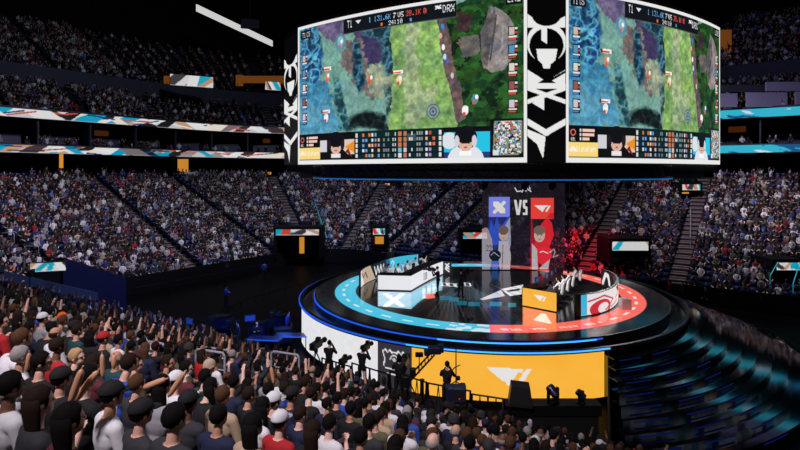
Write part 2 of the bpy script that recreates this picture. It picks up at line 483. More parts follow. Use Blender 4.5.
# party walls and glass-fronted rail panels of the suites
def inview(x, y, z, mx=60, my=60):
    if y < 2.5: return False
    a, b = PX(x, y, z); return -mx < a < 800 + mx and -my < b < 450 + my
step_d = DB
acc = 0; last = None; npanel = 0
glass = M['suite']
SU = []
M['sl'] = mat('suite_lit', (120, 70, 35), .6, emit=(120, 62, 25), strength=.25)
for i, e in enumerate(perim(60, 34, 16)):
    p = bpt(e, DB, 15)
    if last is not None:
        acc += math.dist(p, last)
    last = p
    if acc > 5.2 or i == 0:
        acc = 0
        if inview(*p): SU.append(e)
for i, e in enumerate(SU):
    n = np.array(LW(e[2], e[3])) - BC; rz = math.atan2(n[1], n[0])
    c = bpt(e, DB + 2.2, 15.4)
    b = MB(); b.box(c, (4.0, .25, 3.8), rz); tag(b.build('suite_party_wall', M['suitedark']), kind='structure')
    c = bpt(e, DB + .05, 15.4); b = MB(); b.box(c, (.16, .16, 3.8), rz); tag(b.build('suite_column', M['parapet']), kind='structure')
    t = np.array([-n[1], n[0]])
    for s, wd_ in ((1, 3.6),):
        c = np.array(bpt(e, DB + 2.6, 14.55)); c[:2] += t * 2.6
        b = MB(); b.box(c, (.1, wd_, 1.2), rz); o = b.build('suite_rail_panel', M['suite']); tag(o, kind='structure')
    # warm back panel, lamp light put in as glow, in some of the suites
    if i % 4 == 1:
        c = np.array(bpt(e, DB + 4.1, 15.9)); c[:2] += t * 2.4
        b = MB(); b.box(c, (.08, 1.8, .7), rz); tag(b.build('suite_glow_panel', M['sl']), kind='structure')

# ------------------------------------------------------------------ ribbon boards
def ribbon(name, d, z0, z1, label, seed):
    e2 = perim(120, 66, 40)
    pts = [bpt(e, d, 0) for e in e2]; pts.append(pts[0])
    q, L = polyline_sampler(pts, 2600)
    h = 14
    X, Y = uv(2600, h, L, z1 - z0); Hh = z1 - z0
    p = Paint(X, Y, (205, 205, 208)); rr = random.Random(seed)
    cols = [(235, 235, 235), (60, 45, 50), (10, 165, 200), (205, 158, 122), (25, 22, 28), (228, 228, 230), (150, 150, 155), (240, 228, 214), (70, 52, 54), (206, 200, 200), (232, 232, 232), (120, 112, 112)]
    x = 0
    while x < L:
        w = rr.uniform(.7, 3.2); c = rr.choice(cols); s = rr.choice((-1.6, 1.2, 2.4))
        p.poly([(x, 0), (x + w, 0), (x + w + s, Hh), (x + s, Hh)], c)
        if rr.random() < .35:
            p.line([(x - 1, Hh * rr.random()), (x + 2.5, Hh * rr.random())], .16, rr.choice(((15, 60, 120), (240, 245, 250), (40, 40, 45), (205, 80, 64))))
        if rr.random() < .25: p.ell(x + w, Hh * rr.random(), 1.3, .4, rr.choice(((0, 160, 205), (240, 240, 240), (30, 28, 32))))
        x += w * .8
    rt = (q[:, 0] > 24) & (q[:, 1] > 28)
    sw = Paint(X, Y, (52, 192, 220)); nn = fbm(X * .35, Y * 1.6 + X * .3, seed, 3)
    sw.put(nn > .58, (225, 236, 240)); sw.put((nn < .33), (24, 90, 140)); sw.put((nn > .66), (60, 45, 48)); sw.put((nn > .72), (214, 170, 140))
    p.c = np.where(rt[None, :, None], sw.c, p.c)
    p.c *= .93
    pos = np.zeros((h, 2600, 3)); pos[..., :2] = q[None]; pos[..., 2] = z1 - Y
    o = link(name, grid_mesh(name, pos, p, M['leddim'])); tag(o, label, 'led ribbon board')
    band('ribbon_housing', [(d + .06, z0 - .05), (d + .06, z1 + .05), (d + .3, z1 + .05), (d + .3, z0 - .05)], M['black'], parent=o, kind=None)
    return o
ribbon('ribbon_board', DB - .42, 12.95, 13.8, 'lower ribbon of white, tan and cyan graphics running under the suites', 3)
ribbon('ribbon_board', DB - .42, ZU + .05, ZU + 1.0, 'upper ribbon of white, tan and cyan graphics running above the suites', 8)

# ------------------------------------------------------------------ aisles
A_, B_ = HA - R0, HB - R0
AISLES = []                    # (base u, base v, nu, nv)
for u in (-21, -14.5, -6, 1.8, 9.7): AISLES.append((u, B_, 0, 1))
for v in (-2, 8.2): AISLES.append((-A_, v, -1, 0))
for v in (-5, 4): AISLES.append((A_, v, 1, 0))
for u in (-18.0, -9, -1.5, 7, 15): AISLES.append((u, -B_, 0, -1))
for cx, cy, angs in ((-A_, B_, (112, 150)), (A_, B_, (30,)), (-A_, -B_, (202, 236))):
    for a in angs: AISLES.append((cx, cy, math.cos(math.radians(a)), math.sin(math.radians(a))))
def aisle_hit(u, v, half=.8):
    for bu, bv, nu, nv in AISLES:
        du, dv = u - bu, v - bv
        if du * nu + dv * nv > 0 and abs(du * nv - dv * nu) < half: return True
    return False
for k, e in enumerate(AISLES):
    x, y, z = bpt(e, 10, 6)
    if not (inview(*bpt(e, 1, 2), 200, 100) or inview(*bpt(e, 20, 9), 200, 100)): continue
    n = LW(e[2], e[3]) - BC; rz = math.atan2(n[1], n[0])
    b = MB()
    for i in range(NROW):
        c = bpt(e, ROWD * (i + .5), tread(i) + .02); b.box(c, (ROWD - .02, 1.3, .04), rz)
        c = bpt(e, ROWD * (i + 1) - .2, tread(i) + .09); b.box(c, (.4, 1.3, .18), rz)
    tag(b.build('aisle_steps', M['step']), kind='structure')
for e in [(u, B_, 0, 1) for u in (-18, -8, 0, 8, 16)] + [(-A_, v, -1, 0) for v in (-7, 1, 9)] + [(-A_, B_, math.cos(a), math.sin(a)) for a in (1.85, 2.2, 2.6, 3.0)]:
    n = LW(e[2], e[3]) - BC; rz = math.atan2(n[1], n[0])
    b = MB()
    for i in range(NU1): b.box(bpt(e, DB + .3 + UR * (i + .5), ZU + .4 + UH * i + .06), (UR * .98, 1.2, .12), rz)
    tag(b.build('aisle_steps', M['step']), kind='structure')

# ------------------------------------------------------------------ tunnels with small screens
TUN = []
def mini_screen(name, center, w, h, facing, label, seed, group=None):
    """small LED sign: frame + display; facing = rotation about z (0 faces -Y)"""
    r = empty(name, center, facing); tag(r, label, 'screen', group)
    MB().bbox((0, .07, 0), (w + .12, .12, h + .12), .03).build('frame', M['black'], r)
    X, Y = uv(max(12, int(w / .08)), max(8, int(h / .08)), w, h); p = Paint(X, Y, (225, 225, 225)); rr = random.Random(seed)
    for c in ((0, 165, 190), (215, 70, 45), (60, 50, 50), (0, 175, 200), (240, 240, 240), (200, 150, 120)):
        x = rr.uniform(-.2, 1) * w; ww = rr.uniform(.15, .35) * w; s = rr.uniform(-.4, .4) * w
        p.poly([(x, 0), (x + ww, 0), (x + ww + s, h), (x + s, h)], c)
    p.c *= .9
    pos = np.zeros(X.shape + (3,)); pos[..., 0] = X - w / 2; pos[..., 1] = 0; pos[..., 2] = h / 2 - Y
    link('display', grid_mesh('display', pos, p, M['leddim']), r)
    return r
def tunnel(px0, px1, y0, y1, Y, led, label, seed, amber=None, depth=3.0, rz=0.0):
    """concrete portal box in the stand, LED sign across its lintel, dark opening, optional warm lit strip inside"""
    a, b = P(px0, y0, Y), P(px1, y1, Y); w = b.x - a.x; cx = (a.x + b.x) / 2; zt, zb = a.z, b.z
    TUN.append((px0 - 3, px1 + 3, y0 - 5, y1 + 4, Y))
    lh = led * Y / F
    s = MB(); t = .25
    R = Matrix.Rotation(rz, 3, 'Z')
    def bx(x, y, z, dx, dy, dz):
        q = R @ Vector((x, y, 0)); s.box((cx + q.x, Y + q.y, z), (dx, dy, dz), rz)
    bx(-w / 2 - t / 2, depth / 2, (zt + zb) / 2, t, depth, zt - zb); bx(w / 2 + t / 2, depth / 2, (zt + zb) / 2, t, depth, zt - zb)
    bx(0, depth / 2, zt + .1, w + 2 * t, depth, .2); bx(0, depth / 2, zt - lh - .1, w, depth, .15); bx(0, depth, (zt + zb) / 2, w, .15, zt - zb)
    tag(s.build('stand_tunnel', M['wallm']), kind='structure')
    mini_screen('tunnel_screen', (cx, Y - .08, zt - lh / 2), w, lh * .88, rz, label, seed)
    if amber:
        q0, q1 = P(amber[0], amber[1], Y), P(amber[2], amber[3], Y)
        s = MB(); s.box(((q0.x + q1.x) / 2, Y + depth - .3, (q0.z + q1.z) / 2), (q1.x - q0.x, .1, q0.z - q1.z)); tag(s.build('lit_tunnel_door', M['amber']), kind='structure')
tunnel(276, 319, 229, 259, 61, 6.5, 'wide screen over the dark tunnel left of the stage', 1, amber=(295, 236, 300, 257))
tunnel(373, 385, 228, 248, 63, 7, 'small square screen over the tunnel behind the white desk', 2, amber=(374, 236, 383, 247))
tunnel(463, 487, 232, 252, 57, 7, 'screen over the tunnel just left of the hologram', 3)
tunnel(612, 648, 241, 263, 48, 10, 'wide screen over the tunnel right of the hologram', 4, amber=(614, 251, 622, 263))
tunnel(776, 800, 262, 282, 43, 8.5, 'screen over the tunnel at the right edge of the stands', 5)
tunnel(682, 700, 184, 197, 59, 6.5, 'small screen at the top of the right stairs', 6, amber=(686, 192, 697, 196), depth=2)
tunnel(384, 397, 183, 196, 84, 5.5, 'small screen high in the back stand above the white desk', 7, amber=(386, 189, 396, 195), depth=2)
# near left entrance: two sloping walls, a back wall and a long sign
def hexa(name, top, bot, th, m):
    b = MB(); (x0, y0, z0), (x1, y1, z1) = top
    t = Vector((x1 - x0, y1 - y0, 0)).normalized(); q = Vector((-t.y, t.x, 0)) * th
    vs = [(x0, y0, bot), (x1, y1, bot), (x1 + q.x, y1 + q.y, bot), (x0 + q.x, y0 + q.y, bot),
          (x0, y0, z0), (x1, y1, z1), (x1 + q.x, y1 + q.y, z1), (x0 + q.x, y0 + q.y, z0)]
    b.add(vs, [(0, 1, 2, 3), (4, 5, 6, 7), (0, 1, 5, 4), (1, 2, 6, 5), (2, 3, 7, 6), (3, 0, 4, 7)])
    return tag(b.build(name, m), kind='structure')
n0, n1 = P(4, 271, 33), P(98, 293, 37); f0, f1 = P(62, 257, 38), P(125, 277, 41)
hexa('entrance_wall', (n0, n1), 0, .25, M['tealwall']); hexa('entrance_wall', (f0, f1), 0, -.25, M['bluelit'])
hexa('entrance_wall', (P(30, 271, 34), f0), 0, .2, M['wallm'])
VOM = [(n0.x, n0.y), (n1.x, n1.y), (f1.x, f1.y), (f0.x, f0.y)]
mini_screen('tunnel_screen', P(48, 267, 34.8), 2.0, .55, math.radians(18), 'slanting sign above the near left entrance', 9)
# ------------------------------------------------------------------ seat positions
def seats_along(i):
    """all seat spots of row i: (x, y, z, rz)"""
    d = ROWD * i + .45; z = tread(i); out = []
    A, B = A_, B_; r = R0 + d; sp = .53
    segs = [((-A, -B), (A, -B), 0, -1), ((A, -B), (A, B), 1, 0), ((A, B), (-A, B), 0, 1), ((-A, B), (-A, -B), -1, 0)]
    for (c0, c1, nu, nv) in segs:
        L = math.dist(c0, c1); n = int(L / sp)
        for k in range(n):
            t = (k + .5) / n
            out.append((c0[0] + (c1[0] - c0[0]) * t + nu * r, c0[1] + (c1[1] - c0[1]) * t + nv * r, nu, nv))
        a0 = math.atan2(nv, nu); n = int(PI / 2 * r / sp)
        for k in range(n):
            a = a0 + PI / 2 * (k + .5) / n
            out.append((c1[0] + math.cos(a) * r, c1[1] + math.sin(a) * r, math.cos(a), math.sin(a)))
    return out, z
def in_poly(x, y, pts):
    c = False; n = len(pts)
    for i in range(n):
        x0, y0 = pts[i]; x1, y1 = pts[(i + 1) % n]
        if (y0 > y) != (y1 > y) and x < (x1 - x0) * (y - y0) / (y1 - y0) + x0: c = not c
    return c
SEATS = []
EXCL = [((px - CX) / F * y, y, r) for px, y, r in ((325, 23.4, 1.9), (364, 22.6, 1.5), (405, 21.0, 1.6), (438, 20.2, 1.8), (456, 19.6, 1.2), (456, 16.5, .9), (343, 22.2, 1.0), (552, 19.1, 1.8), (520, 19, 1.2))]
for i in range(NROW):
    ss, z = seats_along(i)
    for (u, v, nu, nv) in ss:
        if aisle_hit(u, v): continue
        w = LW(u, v); x, y = float(w[0]), float(w[1])
        if y < 3.9 or not inview(x, y, z + .8, 40, 45): continue
        if math.hypot(x, y) < 4.6: continue
        if in_poly(x, y, VOM): continue
        px, py = PX(x, y, z + .6)
        if any(math.hypot(x - ex, y - ey) < er for ex, ey, er in EXCL): continue
        hy_ = PX(x, y, z + 1.4)[1]
        if 440 < px < 680 and hy_ < 404 and v < 0: continue
        if v < 0 and 395 < px <= 440 and hy_ < 384: continue
        if any(a < px < b and c < py < d and y > Y - 4 for a, b, c, d, Y in TUN): continue
        n = LW(nu, nv) - BC
        SEATS.append((x, y, z, math.atan2(n[0], -n[1]), i, px, py, u, v))
SEATS.sort(key=lambda s: s[0] ** 2 + s[1] ** 2 + (s[2] - EYE) ** 2)
print('seats in view', len(SEATS))
NEAR = 300
# ------------------------------------------------------------------ distant crowd: one uncountable mass
def tmpl(pose):
    """coarse seated figure; returns verts, quads, zone (0 skin 1 hair 2 top 3 trousers)"""
    V_, Q, Z = [], [], []
    def loft(rings, zone, n=6):
        b = len(V_)
        for (c, rx, ry) in rings:
            for k in range(n):
                w = 2 * PI * (k + .5) / n; V_.append((c[0] + rx * math.cos(w), c[1] + ry * math.sin(w), c[2]))
        for i in range(len(rings) - 1):
            for k in range(n):
                k2 = (k + 1) % n; Q.append((b + i * n + k, b + i * n + k2, b + (i + 1) * n + k2, b + (i + 1) * n + k))
                Z.append(zone(i, k) if callable(zone) else zone)
        t = b + (len(rings) - 1) * n
        for k in range(1, n - 1, 2): Q.append((t, t + k, t + k + 1, t + (k + 2) % n if k + 2 < n else t)); Z.append(zone(len(rings) - 2, 4) if callable(zone) else zone)
    def limb(p, q, r0, r1, zone):
        p, q = Vector(p), Vector(q); t = (q - p).normalized(); a = t.orthogonal().normalized(); c = t.cross(a); b = len(V_)
        for pt, r in ((p, r0), (q, r1)):
            for k in range(4):
                w = PI / 2 * k; V_.append(tuple(pt + (a * math.cos(w) + c * math.sin(w)) * r))
        for k in range(4): Q.append((b + k, b + (k + 1) % 4, b + 4 + (k + 1) % 4, b + 4 + k)); Z.append(zone)
        Q.append((b + 7, b + 6, b + 5, b + 4)); Z.append(zone)
    ly = .12 if pose == 'lean' else 0
    loft([((0, 0, .42), .17, .13), ((0, ly * .3, .7), .165, .12), ((0, ly * .7, 1.0), .21, .13), ((0, ly, 1.12), .14, .09)], 2)
    hair = lambda i, k: 1 if (i >= 2 or k in (3, 4, 5)) else 0
    hy = ly * 1.3 + .02
    loft([((0, hy, 1.12), .05, .05), ((0, hy, 1.2), .075, .09), ((0, hy, 1.31), .088, .105), ((0, hy, 1.4), .07, .08), ((0, hy, 1.44), .03, .035)], hair)
    for s in (-1, 1):
        limb((s * .1, 0, .5), (s * .12, .45, .5), .09, .07, 3); limb((s * .12, .45, .52), (s * .12, .42, .05), .07, .05, 3)
        if pose == 'up':
            limb((s * .2, 0, 1.05), (s * .28, .1, 1.32), .055, .045, 2); limb((s * .28, .1, 1.32), (s * .2, .16, 1.62), .045, .04, 0)
        elif pose == 'clap':
            limb((s * .2, 0, 1.05), (s * .25, .16, .85), .055, .045, 2); limb((s * .25, .16, .85), (s * .04, .34, 1.02), .045, .045, 0)
        else:
            limb((s * .21, ly * .8, 1.05), (s * .25, .06, .76), .055, .045, 2); limb((s * .25, .06, .76), (s * .1, .3, .64), .045, .045, 0)
    return np.array(V_), np.array(Q), np.array(Z)
TOPC = np.array([(16, 16, 18), (28, 28, 34), (24, 30, 60), (225, 225, 228), (150, 150, 155), (170, 28, 34), (48, 66, 130), (80, 80, 66), (36, 84, 96), (95, 35, 45), (190, 170, 150), (80, 70, 110), (52, 50, 54), (100, 130, 190)], float)
TOPW = np.array([.36, .16, .12, .17, .08, .03, .06, .03, .02, .03, .04, .03, .06, .02]); TOPW /= TOPW.sum()
SKIN = np.array([(224, 178, 150), (205, 155, 125), (172, 120, 92), (232, 190, 165), (120, 80, 60)], float)
HAIR = np.array([(14, 12, 12), (24, 18, 16), (50, 34, 24), (95, 70, 46), (120, 116, 112), (30, 30, 36), (180, 40, 40), (200, 200, 205)], float)
HAIRW = np.array([.42, .2, .16, .07, .04, .06, .02, .03]); HAIRW /= HAIRW.sum()
def crowd_mesh(name, spots, poses=('sit', 'lean', 'clap', 'up'), pw=(.52, .2, .16, .12), dim=1.0):
    n = len(spots); sp = np.array([s[:4] for s in spots]); which = RNG.choice(len(poses), n, p=pw)
    allv, allq, allc = [], [], []; base = 0
    for k, pose in enumerate(poses):
        T, Q, Z = tmpl(pose); s = sp[which == k]; m = len(s)
        if not m: continue
        sc = RNG.uniform(.93, 1.07, m); rz = s[:, 3] + RNG.normal(0, .28, m)
        c, sn = np.cos(rz), np.sin(rz)
        X = T[None, :, 0] * sc[:, None]; Y = T[None, :, 1] * sc[:, None]
        v = np.stack([s[:, 0, None] + X * c[:, None] - Y * sn[:, None], s[:, 1, None] + X * sn[:, None] + Y * c[:, None], s[:, 2, None] + T[None, :, 2] * sc[:, None]], -1)
        v[..., :2] += RNG.normal(0, .07, (m, 1, 2)); v[..., 2] += RNG.normal(0, .05, (m, 1))
        q = Q[None] + (base + np.arange(m) * len(T))[:, None, None]; base += m * len(T)
        pal = np.stack([SKIN[RNG.choice(len(SKIN), m, p=[.32, .28, .16, .18, .06])], HAIR[RNG.choice(len(HAIR), m, p=HAIRW)],
                        TOPC[RNG.choice(len(TOPC), m, p=TOPW)], TOPC[RNG.choice([0, 1, 2, 12, 10], m, p=[.4, .2, .2, .15, .05])]], 1)
        pal = pal * RNG.uniform(.85, 1.1, (m, 4, 1))
        col = pal[:, Z, :]
        allv.append(v.reshape(-1, 3)); allq.append(q.reshape(-1, 4)); allc.append(col.reshape(-1, 3))
    v = np.concatenate(allv); q = np.concatenate(allq); c = np.concatenate(allc)
    me = bpy.data.meshes.new(name)
    me.vertices.add(len(v)); me.vertices.foreach_set('co', v.reshape(-1).astype(np.float32))
    me.loops.add(q.size); me.loops.foreach_set('vertex_index', q.reshape(-1).astype(np.int32))
    me.polygons.add(len(q)); me.polygons.foreach_set('loop_start', np.arange(0, q.size, 4, dtype=np.int32))
    at = me.attributes.new('Col', 'FLOAT_COLOR', 'FACE')
    rgba = np.ones((len(q), 4), np.float32); rgba[:, :3] = s2l(np.clip(c, 0, 255)) * dim
    at.data.foreach_set('color', rgba.reshape(-1))
    me.materials.append(M['crowd']); me.update(calc_edges=True)
    return me
far = []
for s in SEATS[NEAR:]:
    x, y, z, rz, i, px, py, u, v = s
    dens = .93
    if v > HB - 1 and i < 3 and u > -22: dens = (.75 if i > 0 else .4) if -5 < u < 8 else (.12 if u < -5 else .55)      # low rows behind the stage stay mostly empty
    if i > 23: dens = .6
    if random.random() < dens: far.append((x, y, z, rz))
o = link('spectator_crowd', crowd_mesh('spectator_crowd', far)); tag(o, 'mass of seated spectators filling the lower bowl around the stage', 'crowd', kind='stuff')
def deck_spots(d0, z0, n, rowd, rowh, dens):
    out = []
    for i in range(n):
        d = d0 + rowd * i + .45; r = R0 + d
        for e in perim(90, 40, 44):
            u, v = e[0] + e[2] * r, e[1] + e[3] * r
            if aisle_hit(u, v, .7) or random.random() > dens: continue
            w = LW(u, v) + RNG.normal(0, .1, 2); z = z0 + rowh * i
            if w[1] > 20 and inview(w[0], w[1], z + 1, 20, 20):
                nn = LW(e[2], e[3]) - BC; out.append((w[0], w[1], z, math.atan2(nn[0], -nn[1])))
    return out
ud = deck_spots(DB + .3, ZU + .4, NU1, UR, UH, .85) + deck_spots(D2 + .3, Z2 + 1.5, NU2, UR, UH, .8)
o = link('upper_crowd', crowd_mesh('upper_crowd', ud)); tag(o, 'dim mass of spectators on the upper decks above the ribbon boards', 'crowd', kind='stuff')
sd = deck_spots(DB + .3, 13.5, 2, 1.0, 0, .5)
o = link('suite_guests', crowd_mesh('suite_guests', sd)); tag(o, 'guests sitting in the dark suites between the two ribbon boards', 'crowd', kind='stuff')
# far seats as one mass
def seat_mass(name, spots, m):
    vs, fs = [], []
    b = MB()
    T = MB(); T.box((0, -.27, .66), (.46, .06, .46), rx=-.15); T.box((0, -.02, .43), (.45, .44, .07))
    t = np.array(T.v); f = np.array(T.f); s = np.array([q[:4] for q in spots]); n = len(s)
    c, sn = np.cos(s[:, 3]), np.sin(s[:, 3])
    v = np.stack([s[:, 0, None] + t[None, :, 0] * c[:, None] - t[None, :, 1] * sn[:, None], s[:, 1, None] + t[None, :, 0] * sn[:, None] + t[None, :, 1] * c[:, None], s[:, 2, None] + t[None, :, 2] + np.zeros((n, 1))], -1)
    q = f[None] + (np.arange(n) * len(t))[:, None, None]
    me = bpy.data.meshes.new(name); v = v.reshape(-1, 3); q = q.reshape(-1, 4)
    me.vertices.add(len(v)); me.vertices.foreach_set('co', v.reshape(-1).astype(np.float32))
    me.loops.add(q.size); me.loops.foreach_set('vertex_index', q.reshape(-1).astype(np.int32))
    me.polygons.add(len(q)); me.polygons.foreach_set('loop_start', np.arange(0, q.size, 4, dtype=np.int32))
    me.materials.append(m); me.update(calc_edges=True)
    return link(name, me)
o = seat_mass('stadium_seats', SEATS[NEAR:], M['seatblue']); tag(o, 'rows of blue stadium seats under the distant crowd', 'seats', kind='stuff')
# ------------------------------------------------------------------ scoreboard
def arc2(A, B, sag, n=40):
    A, B = np.array(A), np.array(B); c = B - A; nr = np.array([c[1], -c[0]]) / np.hypot(*c)
    if nr[1] > 0: nr = -nr
    s = np.linspace(0, 1, n)
    return A + np.outer(s, c) + np.outer(4 * sag * s * (1 - s), nr)
YN, YE = 29.0, 37.0
SE, SN = (-102 / 540 * YE, YE), (127 / 540 * YN, YN)
SN2, SE2 = (166 / 540 * YN, YN), (320 / 540 * YE, YE)
larc, rarc = arc2(SE, SN, .8), arc2(SN2, SE2, .8)
ZT, ZBOT = EYE + 184 / 540 * YN, EYE + 9.5 / 540 * YN
lpx = 400 + 540 * larc[:, 0] / larc[:, 1]
lu = np.r_[0, np.cumsum(np.hypot(*np.diff(larc, axis=0).T))]; SL = lu[-1]; lu = lu / SL
ly = np.interp(np.arange(39), np.arange(40), larc[:, 1])
def S_(px, py):
    """a point of the broadcast picture given as seen on the left screen -> (u, v) in 0..1"""
    u = float(np.interp(px, lpx, lu)); Y = float(np.interp(px, lpx, larc[:, 1]))
    z = EYE - (py - HY) / 540 * Y
    return u, (ZT - z) / (ZT - ZBOT)
def crop2(cx, cy): return S_(280 + cx / 2.646, cy / 2.646)
def game(X, Y, L, H):
    p = Paint(X / L, Y / H, (100, 150, 136)); x, y = p.X, p.Y
    n1, n2, n3 = fbm(x * 22, y * 14, 3), fbm(x * 60, y * 36, 9), fbm(x * 9, y * 6, 21)
    p.c += ((n1 - .5) * 46)[..., None] * np.array([.6, .9, 1.0]); p.c += ((n2 - .5) * 30)[..., None]
    W = lambda pts: [crop2(*q) for q in pts]
    def wob(m_pts, col, k=.5, amp=.03, al=1.0):
        m = np.zeros(x.shape); wp = W(m_pts)
        for jj in range(5):
            ja = .008 * jj; s = Paint(x + (fbm(x * 17 + jj, y * 11, int(k * 100)) - .5) * (amp * 2.6 + ja), y + (fbm(x * 17, y * 11 + jj, int(k * 100) + 7) - .5) * (amp * 3 + ja * 1.5)); m = m + s.mpoly(wp) / 5.0
        c = np.array(col, float)[None, None] * (0.72 + .56 * n2[..., None]); 
        q4 = fbm(x * 30 + k * 9, y * 20, 61); c = c * (.75 + .5 * q4[..., None]) + (q4[..., None] - .5) * np.array([30, 10, -30])
        p.c = np.where(m[..., None], p.c * (1 - al) + c * al, p.c)
    def ridge(pts, k, dark=(14, 46, 66), lite=(70, 150, 172), amp=.03, hi=1.0):
        m = np.zeros(x.shape); wp = W(pts)
        for jj in range(6):
            s = Paint(x + (fbm(x * 20 + jj * .4, y * 13, int(k * 100)) - .5) * amp * 2.2, y + (fbm(x * 20, y * 13 + jj * .4, int(k * 100) + 5) - .5) * amp * 2.8); m = m + s.mpoly(wp) / 6.0
        r = 1 - abs(fbm(x * 34 + y * 10, y * 22 - x * 8, int(k * 37), 3) * 2 - 1) * 2.2; r = np.clip(r, 0, 1) ** 1.5
        t = fbm(x * 70, y * 44, int(k * 11) + 2, 2); col = np.array(dark, float) * (.5 + t[..., None]) + (np.array(lite, float) - np.array(dark, float)) * (r * hi)[..., None]
        p.c = p.c * (1 - m[..., None]) + col * m[..., None]
    pp = fbm(x * 5, y * 4, 52); p.put(np.clip((pp - .5) * 4, 0, 1) * (x < .55), (116, 112, 140), .55)
    wob([(50, 200), (110, 215), (145, 330), (150, 345), (48, 345)], (50, 126, 164), .1, .04)
    p.put(np.clip((fbm(x * 12, y * 8, 71) - .52) * 5, 0, 1) * (x < .3) * (y > .45), (110, 170, 190), .5)
    wob([(90, 62), (170, 35), (180, 75), (150, 105), (110, 100)], (96, 84, 122), .4, .05)
    wob([(205, 80), (235, 62), (275, 90), (282, 150), (240, 165), (212, 140)], (66, 58, 98), .5, .03); p.ell(*crop2(245, 122), .05, .11, (52, 42, 84), .7, soft=.6)
    wob([(180, 120), (214, 112), (240, 200), (262, 260), (235, 240), (175, 165)], (104, 92, 90), .7, .05)
    wob([(240, 200), (300, 180), (300, 235), (250, 262)], (138, 150, 122), 1.2, .05)
    ridge([(50, 78), (92, 58), (112, 100), (108, 190), (88, 215), (70, 205), (52, 160)], .3, (18, 60, 104), (74, 160, 190))
    ridge([(66, 150), (104, 138), (112, 185), (90, 222), (66, 190)], .35, (12, 50, 110), (90, 190, 210), .02)
    ridge([(205, 66), (270, 60), (304, 72), (304, 190), (276, 205), (262, 110), (215, 84)], .6, (18, 44, 58), (64, 128, 150))
    ridge([(192, 118), (212, 110), (216, 160), (226, 215), (212, 250), (194, 200)], .8, (12, 40, 60), (60, 132, 158), .02)
    ridge([(138, 205), (156, 212), (176, 290), (192, 345), (160, 345), (146, 270)], .9, (20, 62, 74), (80, 144, 146), .02)
    ridge([(180, 312), (230, 298), (285, 300), (296, 345), (172, 345)], 1.1, (10, 18, 22), (36, 62, 66), .03, .6)
    ridge([(276, 232), (298, 226), (303, 335), (280, 335)], 1.3, (34, 62, 66), (110, 140, 130), .02)
    a = crop2(160, 112); p.ell(a[0], a[1], .028, .06, (78, 128, 150), 1, soft=.25); p.ell(a[0], a[1] - .01, .016, .03, (140, 186, 198), .9, soft=.4)
    wob([(300, 70), (425, 40), (452, 190), (472, 345), (290, 345), (300, 240)], (116, 160, 84), 1.4, .012)
    wob([(335, 70), (362, 70), (352, 150), (376, 250), (420, 230), (385, 300), (345, 340), (330, 200)], (150, 164, 128), 1.5, .02, .75)
    wob([(428, 30), (660, -60), (660, 345), (478, 345), (455, 200)], (26, 62, 26), 1.6, .012)
    g = (fbm(x * 40, y * 26, 77) > .56) & p.mpoly(W([(440, 40), (660, -60), (660, 345), (478, 345), (455, 200)])); p.put(g, (40, 104, 36), .7)
    g = (fbm(x * 34, y * 24, 91) > .6) & p.mpoly(W([(440, 40), (660, -60), (660, 345), (478, 345), (455, 200)])); p.put(g, (10, 24, 14), .8)
    wob([(562, 22), (600, 40), (618, 90), (612, 150), (585, 185), (540, 178), (534, 100), (545, 50)], (122, 116, 118), 1.7, .012)
    wob([(562, 22), (570, 60), (556, 120), (545, 176), (534, 150), (536, 90)], (84, 80, 84), 1.75, .01)
    p.line(W([(572, 40), (566, 90), (556, 160)]), .006, (60, 56, 62), .8); p.line(W([(590, 70), (588, 120), (575, 165)]), .006, (150, 146, 150), .7)
    wob([(470, 105), (520, 95), (525, 135), (490, 150)], (88, 86, 84), 1.8, .01); wob([(475, 30), (510, 45), (500, 80), (475, 80)], (66, 42, 40), 1.9, .01)
    wob([(420, 45), (436, 50), (462, 190), (486, 310), (470, 325), (440, 180)], (96, 76, 78), 2.1, .01)
    for q, c in (((430, 70), (40, 130, 220)), ((425, 95), (225, 160, 130)), ((436, 150), (190, 220, 240)), ((442, 160), (70, 90, 200)), ((432, 125), (235, 235, 235)), ((456, 200), (200, 190, 190)), ((460, 250), (120, 80, 70))):
        a = crop2(*q); p.ell(a[0], a[1], .006, .018, c)
    a = crop2(405, 295)
    for r, c in ((.032, (70, 100, 104)), (.027, (126, 150, 146)), (.020, (70, 98, 110)), (.012, (130, 150, 150)), (.006, (60, 70, 90))): p.ell(a[0], a[1], r * .8, r * 1.5, c)
    for (qx, qy), c in (((315, 212), (235, 190, 150)), ((125, 205), (215, 120, 90)), ((122, 312), (220, 220, 215)), ((238, 210), (200, 110, 80)), ((490, 292), (235, 230, 225)), ((516, 262), (70, 130, 150)), ((160, 115), (110, 160, 178))):
        a = crop2(qx, qy); p.ell(a[0], a[1], .012, .03, c); p.ell(a[0] + .006, a[1] - .012, .006, .014, (245, 240, 230)); p.ell(a[0] - .004, a[1] + .02, .006, .012, (200, 80, 50))
    for qx, qy in ((312, 190), (125, 182), (122, 295)):
        a = crop2(qx, qy); p.rect(a[0] - .022, a[1] - .012, a[0] + .022, a[1] + .012, (240, 225, 215)); p.rect(a[0] - .02, a[1] - .001, a[0] + .012, a[1] + .009, (215, 60, 45)); p.rect(a[0] - .028, a[1] - .012, a[0] - .02, a[1] + .012, (120, 20, 30))
    gm = p.c.mean(-1, keepdims=True); p.c = np.clip(gm + (p.c - gm) * .86, 0, 255); mk = fbm(x * 110, y * 62, 33, 2); p.c = np.clip(p.c * (.84 + .32 * mk[..., None]) * 1.06 + 5, 0, 255)
